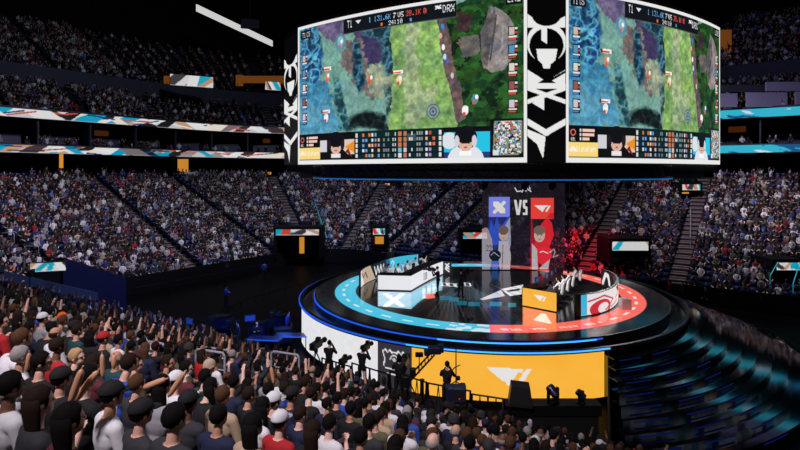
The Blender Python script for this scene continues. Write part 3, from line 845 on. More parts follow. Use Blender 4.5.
    # player icon columns
    for side, u0 in ((0, .028), (1, .937)):
        for k in range(5):
            v0 = .21 + k * .105
            p.rect(u0, v0, u0 + .032, v0 + .085, (28, 30, 36)); p.rect(u0 + .003, v0 + .006, u0 + .022, v0 + .05, ((205, 190, 180), (90, 150, 190), (225, 215, 205), (150, 90, 90), (210, 200, 215))[k])
            p.rect(u0 + .002, v0 + .056, u0 + .03, v0 + .066, (225, 235, 225)); p.rect(u0 + .002, v0 + .070, u0 + .026, v0 + .08, (70, 140, 220) if side == 0 else (225, 80, 60))
            p.rect(u0 + .024, v0 + .008, u0 + .031, v0 + .02, (240, 240, 240)); p.rect(u0 + .024, v0 + .03, u0 + .031, v0 + .044, (200, 70, 60))
    # top bar
    p.rect(.02, .035, .085, .095, (18, 20, 26)); p.text('T1', .03, .05, .02, .035, (230, 230, 235)); p.text('G5', .058, .05, .02, .035, (200, 200, 205))
    p.rect(.93, .02, .985, .085, (14, 16, 20)); p.text('LIVE', .936, .035, .042, .035, (235, 235, 235))
    p.rect(.27, .02, .755, .125, (20, 24, 30)); p.rect(.27, .118, .755, .125, (80, 84, 88))
    p.text('T1', .29, .035, .024, .05, (240, 240, 245)); p.poly([(.33, .045), (.36, .045), (.345, .07)], (235, 235, 240))
    for x0, t, c in ((.395, '1 1', (120, 190, 240)), (.435, '31.6K', (110, 180, 240)), (.505, '7', (240, 240, 240)), (.525, 'VS', (235, 235, 235)), (.56, '28.1K', (240, 95, 75)), (.63, '0', (240, 100, 80))):
        p.text(t, x0, .04, .012 * len(t), .035, c)
    p.text('24:10', .485, .085, .06, .028, (240, 240, 240)); p.rect(.45, .09, .458, .11, (235, 120, 60)); p.rect(.575, .09, .583, .11, (90, 160, 230))
    drx(p, .675, .035, .026, (240, 240, 240), (20, 24, 30)); p.text('DRX', .705, .04, .045, .045, (240, 240, 245))
    # bottom bar
    b0, b1 = .795, .965
    p.rect(0, b0 - .012, 1, 1, (12, 14, 20))
    p.rect(.01, b0, .135, b0 + .082, (10, 12, 16)); p.ell(.03, b0 + .03, .012, .02, (225, 110, 100)); p.ell(.03, b0 + .03, .008, .013, (20, 20, 22)); p.text('001', .021, b0 + .058, .02, .02, (235, 235, 235))
    for k in range(3):
        p.rect(.058, b0 + .008 + k * .026, .066, b0 + .024 + k * .026, (225, 225, 225)); p.rect(.07, b0 + .008 + k * .026, (.125, .123, .1)[k], b0 + .024 + k * .026, (250, 205, 190))
    p.rect(.01, b0 + .086, .14, b1, (255, 222, 130))
    p.text('StateFarm', .044, b0 + .108, .088, .035, (255, 252, 245)); 
    for k in range(3): p.ell(.030 + (k - 1) * .008, b0 + (.132, .118, .132)[k], .007, .009, (255, 252, 245))
    def face(x0, x1, dark):
        cx = (x0 + x1) / 2 - .003; w = (x1 - x0)
        p.rect(x0, b0 - .01, x1, b1, (14, 14, 18))
        if dark:
            p.rect(x0, b0 + .04, x0 + .04, b1 - .05, (214, 214, 218)); p.rect(x1 - .06, b0 + .04, x1, b1 - .03, (228, 205, 190)); p.poly([(x1 - .05, b0 + .09), (x1, b0 + .05), (x1, b0 + .13)], (240, 150, 40)); p.poly([(x1 - .03, b0 + .1), (x1 - .01, b0 + .16), (x1 - .045, b0 + .12)], (150, 30, 30))
        else:
            p.rect(x0, b0 + .02, x1, b1 - .02, (38, 200, 232)); p.ell(x0 + .02, b0 + .07, .03, .05, (225, 232, 238)); p.rect(x0, b1 - .03, x1, b1, (38, 60, 130))
        shirt = (16, 16, 20) if dark else (232, 234, 240)
        p.ell(cx, b1 + .02, w * .40, .095, shirt); p.ell(cx, b0 + .055, w * .25, .072, (20, 18, 24)); p.ell(cx, b0 + .085, w * .155, .052, (226, 184, 164))
        p.ell(cx, b0 + .048, w * .21, .042, (16, 14, 20)); p.rect(cx - w * .17, b0 + .07, cx + w * .17, b0 + .077, (18, 14, 18), .9)
        for sgn in (-1, 1): p.ell(cx + sgn * w * .19, b0 + .075, w * .055, .035, (30, 30, 38) if dark else (215, 215, 222)); p.ell(cx + sgn * w * .07, b0 + .085, w * .025, .006, (40, 28, 28))
        p.ell(cx, b0 + .112, w * .04, .005, (170, 90, 85)); p.rect(cx - w * .14, b1 - .035, cx + w * .13, b1 - .008, (235, 235, 238) if dark else (255, 255, 255))
    face(.14, .325, True); face(.71, .875, False)
    p.rect(.325, b0 - .01, .705, b1, (12, 40, 44)); rr = random.Random(4)
    for k in range(5):
        v0 = b0 + .004 + k * .034
        p.rect(.325, v0 - .005, .705, v0 - .001, (6, 14, 18))
        def cells(x0, x1, cols, w):
            xx = x0
            while xx < x1:
                if rr.random() < .72: p.rect(xx, v0 + .003, xx + w, v0 + .023, rr.choice(cols))
                xx += w * 1.6
        warm = [(225, 120, 70), (240, 190, 150), (120, 160, 220), (235, 235, 240), (200, 80, 70), (170, 150, 200)]
        p.rect(.332, v0, .342, v0 + .026, (225, 225, 225)); cells(.365, .447, warm, .009); cells(.462, .49, [(130, 140, 140)], .006); cells(.502, .52, [(200, 205, 205)], .006)
        p.rect(.527, v0, .541, v0 + .028, rr.choice(((110, 190, 225), (230, 225, 225), (215, 120, 70)))); p.rect(.549, v0, .563, v0 + .028, rr.choice(((220, 200, 190), (190, 120, 100), (230, 230, 235))))
        cells(.572, .59, [(225, 230, 230)], .006); cells(.603, .625, [(150, 155, 155)], .006); cells(.638, .68, warm, .009); p.rect(.69, v0, .7, v0 + .026, (230, 230, 230))
    p.rect(.565, .815, .6, .86, (245, 245, 245), .25)
    p.rect(.875, b0 - .05, .99, 1, (16, 16, 18)); p.poly([(.89, b0 - .04), (.985, b0 - .04), (.985, b1 - .03), (.97, b1 - .008), (.885, b1 - .008)], (126, 140, 122))
    mm = p.mpoly([(.893, b0 - .035), (.98, b0 - .035), (.98, b1 - .02), (.89, b1 - .01)])
    p.put(mm & (vnoise(x * 190, y * 110, 5) > .5), (232, 234, 232)); p.put(mm & (vnoise(x * 170, y * 95, 6) > .68), (22, 34, 32)); p.put(mm & (vnoise(x * 150, y * 90, 8) > .8), (225, 90, 60)); p.put(mm & (vnoise(x * 150, y * 90, 12) > .82), (70, 150, 220))
    p.rect(.885, b1 - .04, .905, b1 - .008, (220, 226, 232))
    # bright frame round the picture
    fx, fy = .011, .028
    p.put((x < fx) | (x > 1 - fx) | (y < .022) | (y > 1 - fy), (240, 240, 238))
    p.c *= .97
    return p
def strip_art(X, Y, L, H):
    """white interlaced emblem on black, drawn in the corner column: pixel frame 75..165 x 0..400"""
    p = Paint(75 + X / L * 90, 400 - (H - Y) / H * 460, (5, 5, 6)); Wt = (238, 238, 236)
    p.poly([(75, 8), (92, 22), (108, 30), (120, 44), (75, 44)], Wt, 1); p.poly([(165, 14), (150, 22), (132, 30), (120, 44), (165, 44)], Wt, 1)
    p.ell(120, 84, 47, 52, Wt); p.ell(120, 92, 40, 46, (5, 5, 6)); p.poly([(108, 44), (122, 36), (122, 88), (108, 78)], Wt); p.ell(120, 12, 34, 28, (5, 5, 6))
    p.poly([(96, 100), (146, 100), (141, 130), (130, 141), (128, 152), (113, 152), (110, 141), (100, 130)], Wt)
    p.poly([(75, 155), (100, 172), (120, 188), (140, 172), (165, 155), (165, 192), (75, 192)], Wt); p.poly([(100, 190), (120, 176), (142, 190)], (5, 5, 6)); p.line([(125, 186), (165, 160)], 6, (5, 5, 6))
    p.rect(75, 192, 165, 206, Wt); p.line([(75, 204), (165, 240)], 11, Wt); p.line([(165, 204), (75, 240)], 11, Wt)
    p.poly([(86, 243), (114, 226), (114, 262)], Wt); p.line([(75, 292), (120, 322)], 15, Wt); p.line([(165, 292), (118, 322)], 15, Wt)
    p.poly([(75, 312), (118, 332), (112, 390), (98, 352), (75, 330)], Wt)
    p.c *= .97
    return p
sb = empty('scoreboard', (8.1, 38, ZBOT)); tag(sb, 'huge hanging scoreboard with two curved screens showing a game broadcast', 'scoreboard')
sbi = Matrix.Translation(-Vector(sb.location))
def par(o, p):
    o.parent = p; o.matrix_parent_inverse = Matrix.Translation(-Vector(p.location)) if not p.rotation_euler.z else (Matrix.Translation(p.location) @ Matrix.Rotation(p.rotation_euler.z, 4, 'Z')).inverted(); return o
back = [(SE2[0] + .5, SE2[1] + 1.2), (SE2[0] - 3, SE2[1] + 8), (8, 52), (SE[0] + 3, SE[1] + 8), (SE[0] - 1.55, SE[1] + 2.7)]
outline = [tuple(q) for q in larc] + [tuple(q) for q in rarc] + back
hb = MB(); cxh, cyh = 8.1, 40.0
def shr(q, k=.02): return (q[0] + (cxh - q[0]) * k, q[1] + (cyh - q[1]) * k)
hb.prism([shr(q, .012) for q in outline], ZBOT - .5, ZT + .3); par(hb.build('housing', M['matte']), sb)
hb = MB(); hb.prism([shr(q, .07) for q in outline], ZBOT - .95, ZBOT - .5); par(hb.build('underside', M['black']), sb)
H_ = ZT - ZBOT
o = led_wall('screen', larc, ZT, ZBOT, lambda X, Y: game(X, Y, X.max(), Y.max()), None, res=.026); par(o, sb); o['label'] = 'left curved screen with the game picture'
o = led_wall('screen', rarc, ZT, ZBOT, lambda X, Y: game(X, Y, X.max(), Y.max()), None, res=.026); par(o, sb); o['label'] = 'right curved screen with the game picture'
cn = [SN, SN2]
o = led_wall('corner_panel', [(SN[0] + .02, SN[1]), (SN2[0] - .02, SN2[1])], ZT, ZBOT, lambda X, Y: strip_art(X, Y, X.max(), Y.max()), None, res=.03); par(o, sb)
le = [(SE[0] - 1.5, SE[1] + 2.6), (SE[0] - .04, SE[1])]
o = led_wall('corner_panel', le, ZT - .3, ZBOT, lambda X, Y: strip_art(X, Y, X.max(), Y.max()), None, res=.04); par(o, sb)
ch = MB()
for x, y in ((2, 40), (14, 40), (2, 48), (14, 48)): ch.tube([(x, y, ZT + .2), (x, y, 50)], .06, 6)
par(ch.build('hanging_cable', M['truss']), sb)

# ------------------------------------------------------------------ stage
ST = (5.75, 37.0); ZS = 2.8; R1, R2 = 11.4, 12.35
stg = empty('round_stage', (ST[0], ST[1], 0)); tag(stg, 'round glossy black stage with cyan and coral ring and LED front', 'stage')
def pstage(o): return par(o, stg)
b = MB(); b.ring(ST, .01, R1, 2.2, ZS - .01, n=160); pstage(b.build('deck', M['matte']))
b = MB(); b.ring(ST, .01, R2 - .12, 0.0, 2.45, n=160); pstage(b.build('lower_tier', M['glossstep']))
nr, na = 190, 900
rr_, aa = np.meshgrid(np.linspace(0.02, R1 - .03, nr), np.linspace(0, 2 * PI, na), indexing='ij')
FX, FY = ST[0] + rr_ * np.cos(aa), ST[1] + rr_ * np.sin(aa)
fp = Paint(FX, FY, (3, 3, 5))
def Q(*pts): return [tuple(G(px, py, ZS)[:2]) for px, py in pts]
CY, CO = (70, 190, 222), (246, 104, 88)
rin, rout = 8.75, 10.15
rad = rr_; ang = np.degrees(aa) % 360
ringm = (rad > rin) & (rad < rout)
cyan = ((ang > 78) & (ang < 263))
fp.put(ringm & cyan, CY); fp.put(ringm & ~cyan, CO)
fp.put(ringm & (ang > 250) & (ang < 263) & (vnoise(ang * .5, rad * 3, 3) > .5), (205, 225, 228))
fp.put((abs(rad - 9.55) < .10) & ((ang * 1.0 % 9) < 4.2) & ((ang < 250) | (ang > 300)), (226, 236, 238), .85)
fp.put((abs(rad - 9.55) < .16) & (ang > 264) & (ang < 298) & ((ang % 9.5) < 6.5) & (vnoise(ang * 3.1, rad * 9, 9) > .42), (250, 225, 215), .9)
fp.put((abs(rad - rin + .05) < .05), (130, 150, 160), .25)
gn = fbm(FX * .5, FY * .5, 8, 4)
fan = np.clip(1 - abs(((np.degrees(np.arctan2(FY - 30, FX - 5.0)) % 360) - 120) / 34), 0, 1) * (rad < rin - .4)
# graphics painted into the LED floor; grey fans stand for beam reflections
def fpoly(pts, col, al=1.0): fp.poly(Q(*pts), col, al)
fpoly([(378, 291.5), (411, 292.5), (411, 309), (378, 306)], (150, 196, 216)); 
fpoly([(411, 292.5), (423, 286), (436, 280), (442, 277), (442, 290), (432, 294), (420, 301), (411, 309)], (92, 178, 206))
for a, b_ in (((386, 294), (402, 306)), ((402, 294), (386, 306))): fp.line(Q(a, b_), .42, (240, 242, 246))
for k in range(3): fp.line(Q((424 + k * 5, 288 - k * 2), (424 + k * 5, 298 - k * 2.4)), .22, (226, 238, 244), .9)
fpoly([(523, 307), (556, 313.5), (556, 330), (523, 325)], (246, 116, 92)); fpoly([(533, 320), (547, 323), (541, 313.5)], (250, 226, 214)); fp.line(Q((549, 323), (543.5, 314)), .25, (250, 226, 214))
for k, (px, py) in enumerate(((444, 286), (451, 286.5), (458, 287.2), (467, 286.2))):
    fpoly([(px - 3, py - 3.6), (px + 3.4, py - 3.2), (px + 4.6, py), (px - 2.4, py)], (232, 232, 232))
    fp.line(Q((px, py - 2.8), (px + 1, py - .6)), .25, (20, 20, 24))
fpoly([(501, 289), (523, 284.5), (523, 294), (510, 296)], (228, 228, 230)); fpoly([(506, 290.5), (520, 288.4), (520, 290.4), (508, 292)], (20, 20, 24)); fpoly([(480, 299), (501, 290), (505, 296), (483, 300)], (205, 205, 210))
fpoly([(425, 294), (434, 293.4), (435, 298), (426, 299)], (246, 104, 88))
for px, py, w in ((446, 298, 6), (454, 299.5, 5), (462, 303, 5), (474, 304, 6), (487, 306, 4), (496, 304, 6), (505, 308, 5), (512, 305, 4)):
    fpoly([(px - w, py - 2.2), (px + w, py - 2), (px + w, py + 2), (px - w, py + 2.2)], ((40, 150, 165), (60, 70, 80), (20, 120, 140), (40, 60, 120))[int(px) % 4], .8)
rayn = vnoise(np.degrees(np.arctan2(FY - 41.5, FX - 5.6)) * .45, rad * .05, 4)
fp.put((rad < rin - .3) * np.clip((rayn - .55) * 3.2, 0, 1) * np.clip(1 - rad / 9.5, 0, 1) * (FY < 40), (120, 130, 146), .55)  # grey rays painted in as light beams mirrored by the floor
for ap, q0, q1, sd in (((452, 287), (416, 326), (470, 327), 3), ((468, 285), (486, 326), (520, 318), 5), ((470, 286), (440, 300), (500, 300), 7)):  # striped grey fans painted as the reflection of a light beam
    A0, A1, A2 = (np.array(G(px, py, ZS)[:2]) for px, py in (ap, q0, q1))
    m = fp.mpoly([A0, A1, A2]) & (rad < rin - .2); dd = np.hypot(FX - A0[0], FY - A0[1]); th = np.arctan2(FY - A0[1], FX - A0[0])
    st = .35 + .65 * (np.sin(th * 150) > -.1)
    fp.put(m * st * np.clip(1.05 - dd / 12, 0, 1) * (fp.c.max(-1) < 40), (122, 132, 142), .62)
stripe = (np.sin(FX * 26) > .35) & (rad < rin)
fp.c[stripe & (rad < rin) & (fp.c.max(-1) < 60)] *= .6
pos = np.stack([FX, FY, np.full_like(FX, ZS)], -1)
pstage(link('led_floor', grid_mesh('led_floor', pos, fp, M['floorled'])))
b = MB(); b.ring(ST, R1 - .03, R1 + .05, ZS - .35, ZS + .012, n=200); pstage(b.build('deck_edge', M['black']))
b = MB(); b.ring(ST, R1 + .05, R1 + .12, ZS - .13, ZS - .07, math.radians(150), math.radians(291), 120); o = pstage(b.build('edge_light', M['ledblue'])); o['label'] = 'blue light strip round the deck edge'
b = MB(); b.ring(ST, R2 - .12, R2 + .06, 2.44, 2.62, n=160); pstage(b.build('tier_edge', M['black']))
b = MB(); b.ring(ST, R2 + .06, R2 + .12, 2.53, 2.60, math.radians(158), math.radians(289), 120); o = pstage(b.build('edge_light', M['ledblue'])); o['label'] = 'blue light strip over the LED front'
b = MB(); b.ring(ST, R1 + .10, R1 + .15, ZS - .13, ZS - .07, math.radians(250), math.radians(289), 60); o = pstage(b.build('edge_light', M['ledcyan'])); o['label'] = 'bright cyan strip at the front of the deck edge'
b = MB(); b.ring(ST, R2 + .1, R2 + .15, 2.535, 2.595, math.radians(244), math.radians(289), 60); o = pstage(b.build('edge_light', M['ledcyan'])); o['label'] = 'bright cyan strip over the orange front'
# LED front of the stage
def ang_of(px):
    t = math.atan((px - 400) / F); dx, dy = math.sin(t), math.cos(t)
    bq = dx * ST[0] + dy * ST[1]; c = ST[0] ** 2 + ST[1] ** 2 - R2 ** 2; s = bq - math.sqrt(max(bq * bq - c, 0))
    return math.atan2(s * dy - ST[1], s * dx - ST[0])
def ang_r(px, R):
    t = math.atan((px - 400) / F); dx, dy = math.sin(t), math.cos(t)
    bq = dx * ST[0] + dy * ST[1]; c = ST[0] ** 2 + ST[1] ** 2 - R ** 2; s = bq - math.sqrt(max(bq * bq - c, 0))
    return math.atan2(s * dy - ST[1], s * dx - ST[0])
def arcpts(a0, a1, r, n=60): return [(ST[0] + r * math.cos(a0 + (a1 - a0) * k / n), ST[1] + r * math.sin(a0 + (a1 - a0) * k / n)) for k in range(n + 1)]
aL, a1_, a2_, a3_ = math.radians(197) - 2 * PI, ang_of(378), ang_of(412), ang_of(604)
if aL > a1_: aL -= 2 * PI
def pw(X, Y): return Paint(X, Y, (226, 226, 228)).grain(.03, 4, 4)
def pd(X, Y):
    p = Paint(X, Y, (52, 48, 56)); w, h = X.max(), Y.max(); Wt = (240, 240, 240)
    c = w * .5; y0 = h * .17
    prof = [(-.40, .62), (-.36, .34), (-.44, .10), (-.34, .0), (-.26, .10), (-.17, .0), (-.08, .10), (0, .04), (.08, .10), (.17, .0), (.26, .10), (.34, .0), (.44, .10), (.36, .34), (.40, .62)]
    p.line([(c + a * w * .78, y0 + b_ * h * .6) for a, b_ in prof], .055, Wt)
    p.line([(c - .12 * w, y0 + .2 * h), (c - .06 * w, y0 + .12 * h), (c + .06 * w, y0 + .12 * h), (c + .12 * w, y0 + .2 * h)], .05, Wt); p.ell(c, y0 + .2 * h, .09, .09, Wt); p.ell(c, y0 + .2 * h, .045, .045, (52, 48, 56))
    p.line([(c - .26 * w, y0 + .42 * h), (c + .26 * w, y0 + .42 * h)], .04, Wt); p.line([(c - .2 * w, y0 + .52 * h), (c + .2 * w, y0 + .52 * h)], .04, Wt)
    return p
def po(X, Y):
    p = Paint(X, Y, (247, 178, 58)); w, h = X.max(), Y.max()
    p.c += ((fbm(X * .5, Y * .9, 5) - .5) * 26)[..., None] * np.array([.1, .5, 1.0])
    t1(p, w * .385, h * .29, w * .225, (228, 226, 222)); return p
for nm, a0, a1, fn, lb in (('front_panel', aL, a1_, pw, 'white LED front'), ('front_panel', a1_, a2_, pd, 'dark LED front with a trophy outline'), ('front_panel', a2_, a3_, po, 'orange LED front with a white team mark')):
    pts = arcpts(a0, a1, R2 + .02)
    o = led_wall(nm, pts, 2.5, .3, fn, None, res=.05); pstage(o); o['label'] = lb
b = MB(); b.ring(ST, R2 - .12, R2 - .02, 0.05, 2.5, aL, a3_, 90); pstage(b.build('front_backing', M['black']))
# dark curved risers on the right, each a step
for k in range(9):
    r0 = R2 + .1 + .64 * k; z1 = 2.3 - .235 * k
    aS = ang_r(611 + 1.5 * k, r0 + .6) + 2 * PI + .01
    b = MB(); b.ring(ST, r0, r0 + .64, 0, z1, aS, math.radians(385 - 2.5 * k), 80)
    o = b.build('curved_riser', M['mirrorstep']); tag(o, '%s glossy black curved riser step right of the stage' % ('innermost', 'second', 'third', 'fourth', 'fifth', 'sixth', 'seventh', 'eighth', 'outermost')[k], 'riser step', 'curved risers right of the stage')
    for a in range(int(math.degrees(aS)) + 2, int(385 - 2.5 * k), 9):
        b = MB(); b.ring(ST, r0 + .635, r0 + .66, z1 - .13, z1 - .08, math.radians(a), math.radians(a + 5.5), 5)
        if a < 305: b.build('step_light', M['ledblue'] if False else M['stepled'], o)
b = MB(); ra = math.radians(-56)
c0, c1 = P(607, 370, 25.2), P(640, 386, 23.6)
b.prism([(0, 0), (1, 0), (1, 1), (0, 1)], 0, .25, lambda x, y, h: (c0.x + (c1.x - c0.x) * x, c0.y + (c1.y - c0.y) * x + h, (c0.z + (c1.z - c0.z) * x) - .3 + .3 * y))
tag(b.build('glowing_ramp', M['rampglow']), 'red sloping ramp with painted-on glow beside the right end of the orange front', 'ramp')

w0, w1 = (P(607.5, 0, 25.4).x, 25.4), (P(609, 0, 20.2).x, 20.2)
b = MB(); b.wall([(w0[0], w0[1], 0, 2.45), (w1[0], w1[1], 0, .5)], 0, 0, .08); tag(b.build('added_reflection_blocker', M['matte']), kind='structure')  # added edge-on wall that keeps the orange front's reflection off the risers
# ------------------------------------------------------------------ lighting truss ring over the stage
tr = empty('lighting_truss', (ST[0], ST[1], 10.3)); tag(tr, 'dark circular lighting truss hanging under the scoreboard with a blue strip', 'truss')
RT = 10.95; ZT0, ZT1 = 10.5, 11.15
for r, z in ((RT, ZT0), (RT, ZT1), (RT + .55, ZT0), (RT + .55, ZT1)):
    b = MB(); b.tube([(ST[0] + r * math.cos(2 * PI * k / 90), ST[1] + r * math.sin(2 * PI * k / 90), z) for k in range(90)], .05, 6, closed=True); par(b.build('ring_tube', M['truss'], smooth=True), tr)
b = MB(); n = 120
for k in range(n):
    a, c = 2 * PI * k / n, 2 * PI * (k + 1) / n
    for r in (RT, RT + .55):
        z0, z1 = (ZT0, ZT1) if k % 2 else (ZT1, ZT0)
        b.tube([(ST[0] + r * math.cos(a), ST[1] + r * math.sin(a), z0), (ST[0] + r * math.cos(c), ST[1] + r * math.sin(c), z1)], .025, 4)
    b.tube([(ST[0] + RT * math.cos(a), ST[1] + RT * math.sin(a), ZT1), (ST[0] + (RT + .55) * math.cos(a), ST[1] + (RT + .55) * math.sin(a), ZT1)], .02, 4)
par(b.build('lattice', M['truss']), tr)
b = MB(); b.ring(ST, RT - .1, RT + .1, ZT0 + .1, ZT1 - .05, n=120); par(b.build('masking_cloth', M['matte']), tr)
b = MB(); b.ring(ST, RT + .5, RT + .62, ZT0 - .11, ZT0 - .05, n=160); par(b.build('blue_strip', M['ledcyan2']), tr)
b = MB()
for k in range(8):
    a = PI / 4 * k + .39; b.tube([(ST[0] + RT * math.cos(a), ST[1] + RT * math.sin(a), ZT1), (ST[0] + 2.3 + 8.2 * math.cos(a), ST[1] + 3.4 + 4.4 * math.sin(a), ZBOT - .7)], .03, 5)
par(b.build('hanging_cable', M['truss']), tr)
def moving_head(name, loc, label, hang=False, s=1.0, glow=None, tilt=.5, rz=0, group=None):
    r = empty(name, loc, rz); tag(r, label, 'stage light', group); k = -1 if hang else 1
    MB().bbox((0, 0, k * .07 * s), (.34 * s, .3 * s, .14 * s), .03 * s).build('base', M['black'], r)
    y = MB()
    for sx in (-1, 1): y.bbox((sx * .19 * s, 0, k * .33 * s), (.05 * s, .14 * s, .42 * s), .012 * s)
    y.bbox((0, 0, k * .16 * s), (.42 * s, .14 * s, .05 * s), .01 * s); y.build('yoke', M['black'], r)
    h = MB(); h.lathe([(.06 * s, -.22 * s), (.13 * s, -.18 * s), (.15 * s, 0), (.15 * s, .16 * s), (.13 * s, .2 * s)], n=14)
    ho = h.build('lamp_head', M['headblue'] if not hang else M['black'], r, smooth=False, loc=(0, 0, k * .42 * s)); ho.rotation_euler = (tilt, 0, .3)
    g = MB(); g.lathe([(.125 * s, .2 * s), (.12 * s, .215 * s)], n=14); g.build('lens', glow or M['black'], ho)
    return r
ordn = ['leftmost', 'second', 'third', 'fourth', 'fifth', 'sixth', 'seventh', 'eighth', 'ninth', 'tenth', 'eleventh', 'twelfth']
for k, px in enumerate((340, 392, 438, 485, 517, 543, 580, 622)):
    t = (px - 478) / 275.0
    a = -PI / 2 + math.asin(max(-.95, min(.95, t * 1.0 * 1.05)))
    x, y = ST[0] + RT * math.cos(a), ST[1] + RT * math.sin(a)
    moving_head('truss_spotlight', (x, y, ZT0 - .05), '%s of the eight black spotlights hanging from the circular truss' % (ordn[k] if k == 0 else ordn[k] + ' from left'), hang=True, s=.85, tilt=.35, group='spotlights on the circular truss')

# ------------------------------------------------------------------ hologram gauze
def holo(X, Y):
    # X 0..83 right, Y 0..87 down, photo pixels inside the gauze
    p = Paint(X, Y, (38, 31, 42)); p.a[:] = .6; p.c += ((fbm(X * .2, Y * .2, 2) - .5) * 18)[..., None]
    def a(m, v): p.a = np.where(m, v, p.a)
    def poly(pts, col, al):
        m = p.mpoly(pts); p.put(m, col); a(m, al)
    def ell(cx, cy, rx, ry, col, al, rot=0):
        m = p.mell(cx, cy, rx, ry, rot=rot); p.put(m, col); a(m, al)
    poly([(7, 14), (28, 14), (28, 34), (7, 34)], (130, 140, 244), .95); drx(p, 10.5, 17.5, 13.5, (240, 238, 232), (130, 140, 244))
    poly([(49, 15), (72, 15), (72, 36), (49, 36)], (250, 72, 62), .95); t1(p, 52, 22, 17, (246, 244, 240))
    for q in ([(32, 17), (34.6, 17), (36.2, 27), (37.6, 17), (40, 17), (37.6, 32), (34.6, 32)], [(45.2, 17), (41.4, 17), (41, 18), (41, 24), (41.5, 25.5), (43.4, 26), (43.4, 29.6), (40.9, 29.6), (40.9, 32), (45, 32), (45.6, 31), (45.6, 24.6), (45, 23.4), (43.2, 23), (43.2, 19.5), (45.2, 19.5)]):
        m = p.mpoly(q); p.put(m, (236, 234, 230)); a(m, .95)
    for pts in ([(33, 5), (35, 8.5), (39, 8)], [(40, 9), (41.5, 6), (44, 8), (46, 1), (48, 6), (42, 1)], [(44, 5), (49, 8.5)]):
        c0 = p.c.copy(); p.line(pts, 1.0, (236, 236, 238)); a((p.c != c0).any(-1), .95)
    # blue player
    poly([(7, 34), (28, 34), (28, 87), (5, 87), (4, 60)], (44, 58, 150), .55)
    poly([(6, 52), (9, 36), (12, 44), (15, 33), (18, 46), (23, 38), (28, 32), (28, 54), (20, 62), (10, 62)], (52, 92, 214), .8)
    poly([(22, 44), (28, 34), (29, 60), (26, 74)], (178, 186, 214), .7)
    ell(21.5, 51, 4.6, 6.6, (208, 176, 164), .9); ell(21.5, 47, 5, 4.6, (120, 92, 84), .9); p.ell(19.8, 51, .7, .5, (60, 40, 40)); p.ell(23, 51, .7, .5, (60, 40, 40)); p.ell(21.4, 55, 1.3, .4, (150, 90, 86))
    poly([(17, 58), (26, 58), (29, 72), (28, 87), (18, 87), (16, 70)], (206, 196, 206), .78); p.line([(21, 62), (20, 86)], .8, (90, 90, 150))
    poly([(0, 46), (6, 46), (10, 56), (11, 70), (8, 87), (0, 87)], (196, 190, 204), .62); ell(3.5, 49, 3.4, 4.6, (196, 170, 160), .7); p.text('22', 4, 62, 5.5, 6, (30, 30, 50), .9)
    ell(13, 72, 6, 5.5, (26, 24, 40), .85); p.line([(9, 72), (12, 69), (17, 73)], .8, (170, 180, 200)); poly([(9, 78), (17, 78), (16, 87), (10, 87)], (70, 130, 220), .8)
    # red player
    poly([(49, 36), (58, 36), (57, 87), (48, 87)], (200, 40, 50), .62)
    poly([(52, 62), (56, 46), (60, 40), (65, 34), (70, 40), (72, 52), (68, 62), (64, 80), (54, 78)], (236, 40, 54), .88)
    poly([(50, 36), (62, 36), (57, 44), (52, 52)], (44, 30, 40), .8); poly([(65, 34), (72, 36), (72, 30), (68, 30)], (236, 40, 54), .8)
    ell(57.5, 52, 5.4, 7, (212, 184, 172), .9); ell(57.5, 47, 5.8, 4.6, (130, 104, 96), .88); p.ell(55.6, 52, .8, .5, (60, 40, 40)); p.ell(59.6, 52, .8, .5, (60, 40, 40)); p.ell(57.6, 56, 1.4, .4, (150, 80, 80))
    poly([(55, 66), (61, 63), (69, 65), (70, 74), (62, 84), (55, 78)], (236, 44, 58), .95); p.line([(58, 69), (61, 68), (66, 70)], .9, (245, 225, 225))
    poly([(50, 60), (55, 66), (56, 87), (50, 87)], (216, 206, 210), .75); poly([(58, 84), (68, 76), (66, 87), (58, 87)], (214, 206, 212), .7)
    p.line([(68, 69), (72, 66), (73, 69), (71, 74), (76, 72)], 1.1, (200, 190, 196))
    m = (Y > 80) & (X > 50) & (p.a < .6); p.put(m, (226, 40, 60)); a(m, .55); m = (Y > 58) & (X > 72) & (p.a < .6); p.put(m, (150, 26, 50)); a(m, .5)
    p.c *= .9
    return p
h0, h1 = P(482, 183, 44.0), P(565, 270.3, 44.0)
hg = empty('hologram_screen', ((h0.x + h1.x) / 2, 44, ZS)); tag(hg, 'see-through gauze at the stage rear showing two team marks and players', 'screen')
X, Y = uv(250, 262, 83, 87)
pos = np.zeros(X.shape + (3,)); pos[..., 0] = h0.x + X / 83 * (h1.x - h0.x); pos[..., 1] = 44; pos[..., 2] = h0.z - Y / 87 * (h0.z - h1.z)
par(link('gauze', grid_mesh('gauze', pos, holo(X, Y), M['gauze'])), hg)
b = MB(); b.tube([(h0.x, 44, h0.z + .04), (h1.x, 44, h0.z + .04)], .04, 6); par(b.build('top_bar', M['truss']), hg)
b = MB(); b.bbox(((h0.x + h1.x) / 2, 44, ZS + .03), (h1.x - h0.x, .1, .06), .01); par(b.build('bottom_weight', M['black']), hg)
b = MB()
for x in (h0.x + .3, h1.x - .3): b.tube([(x, 44, h0.z + .04), (x, 44, ZT1 - .3)], .015, 5)
par(b.build('suspension_line', M['truss']), hg)
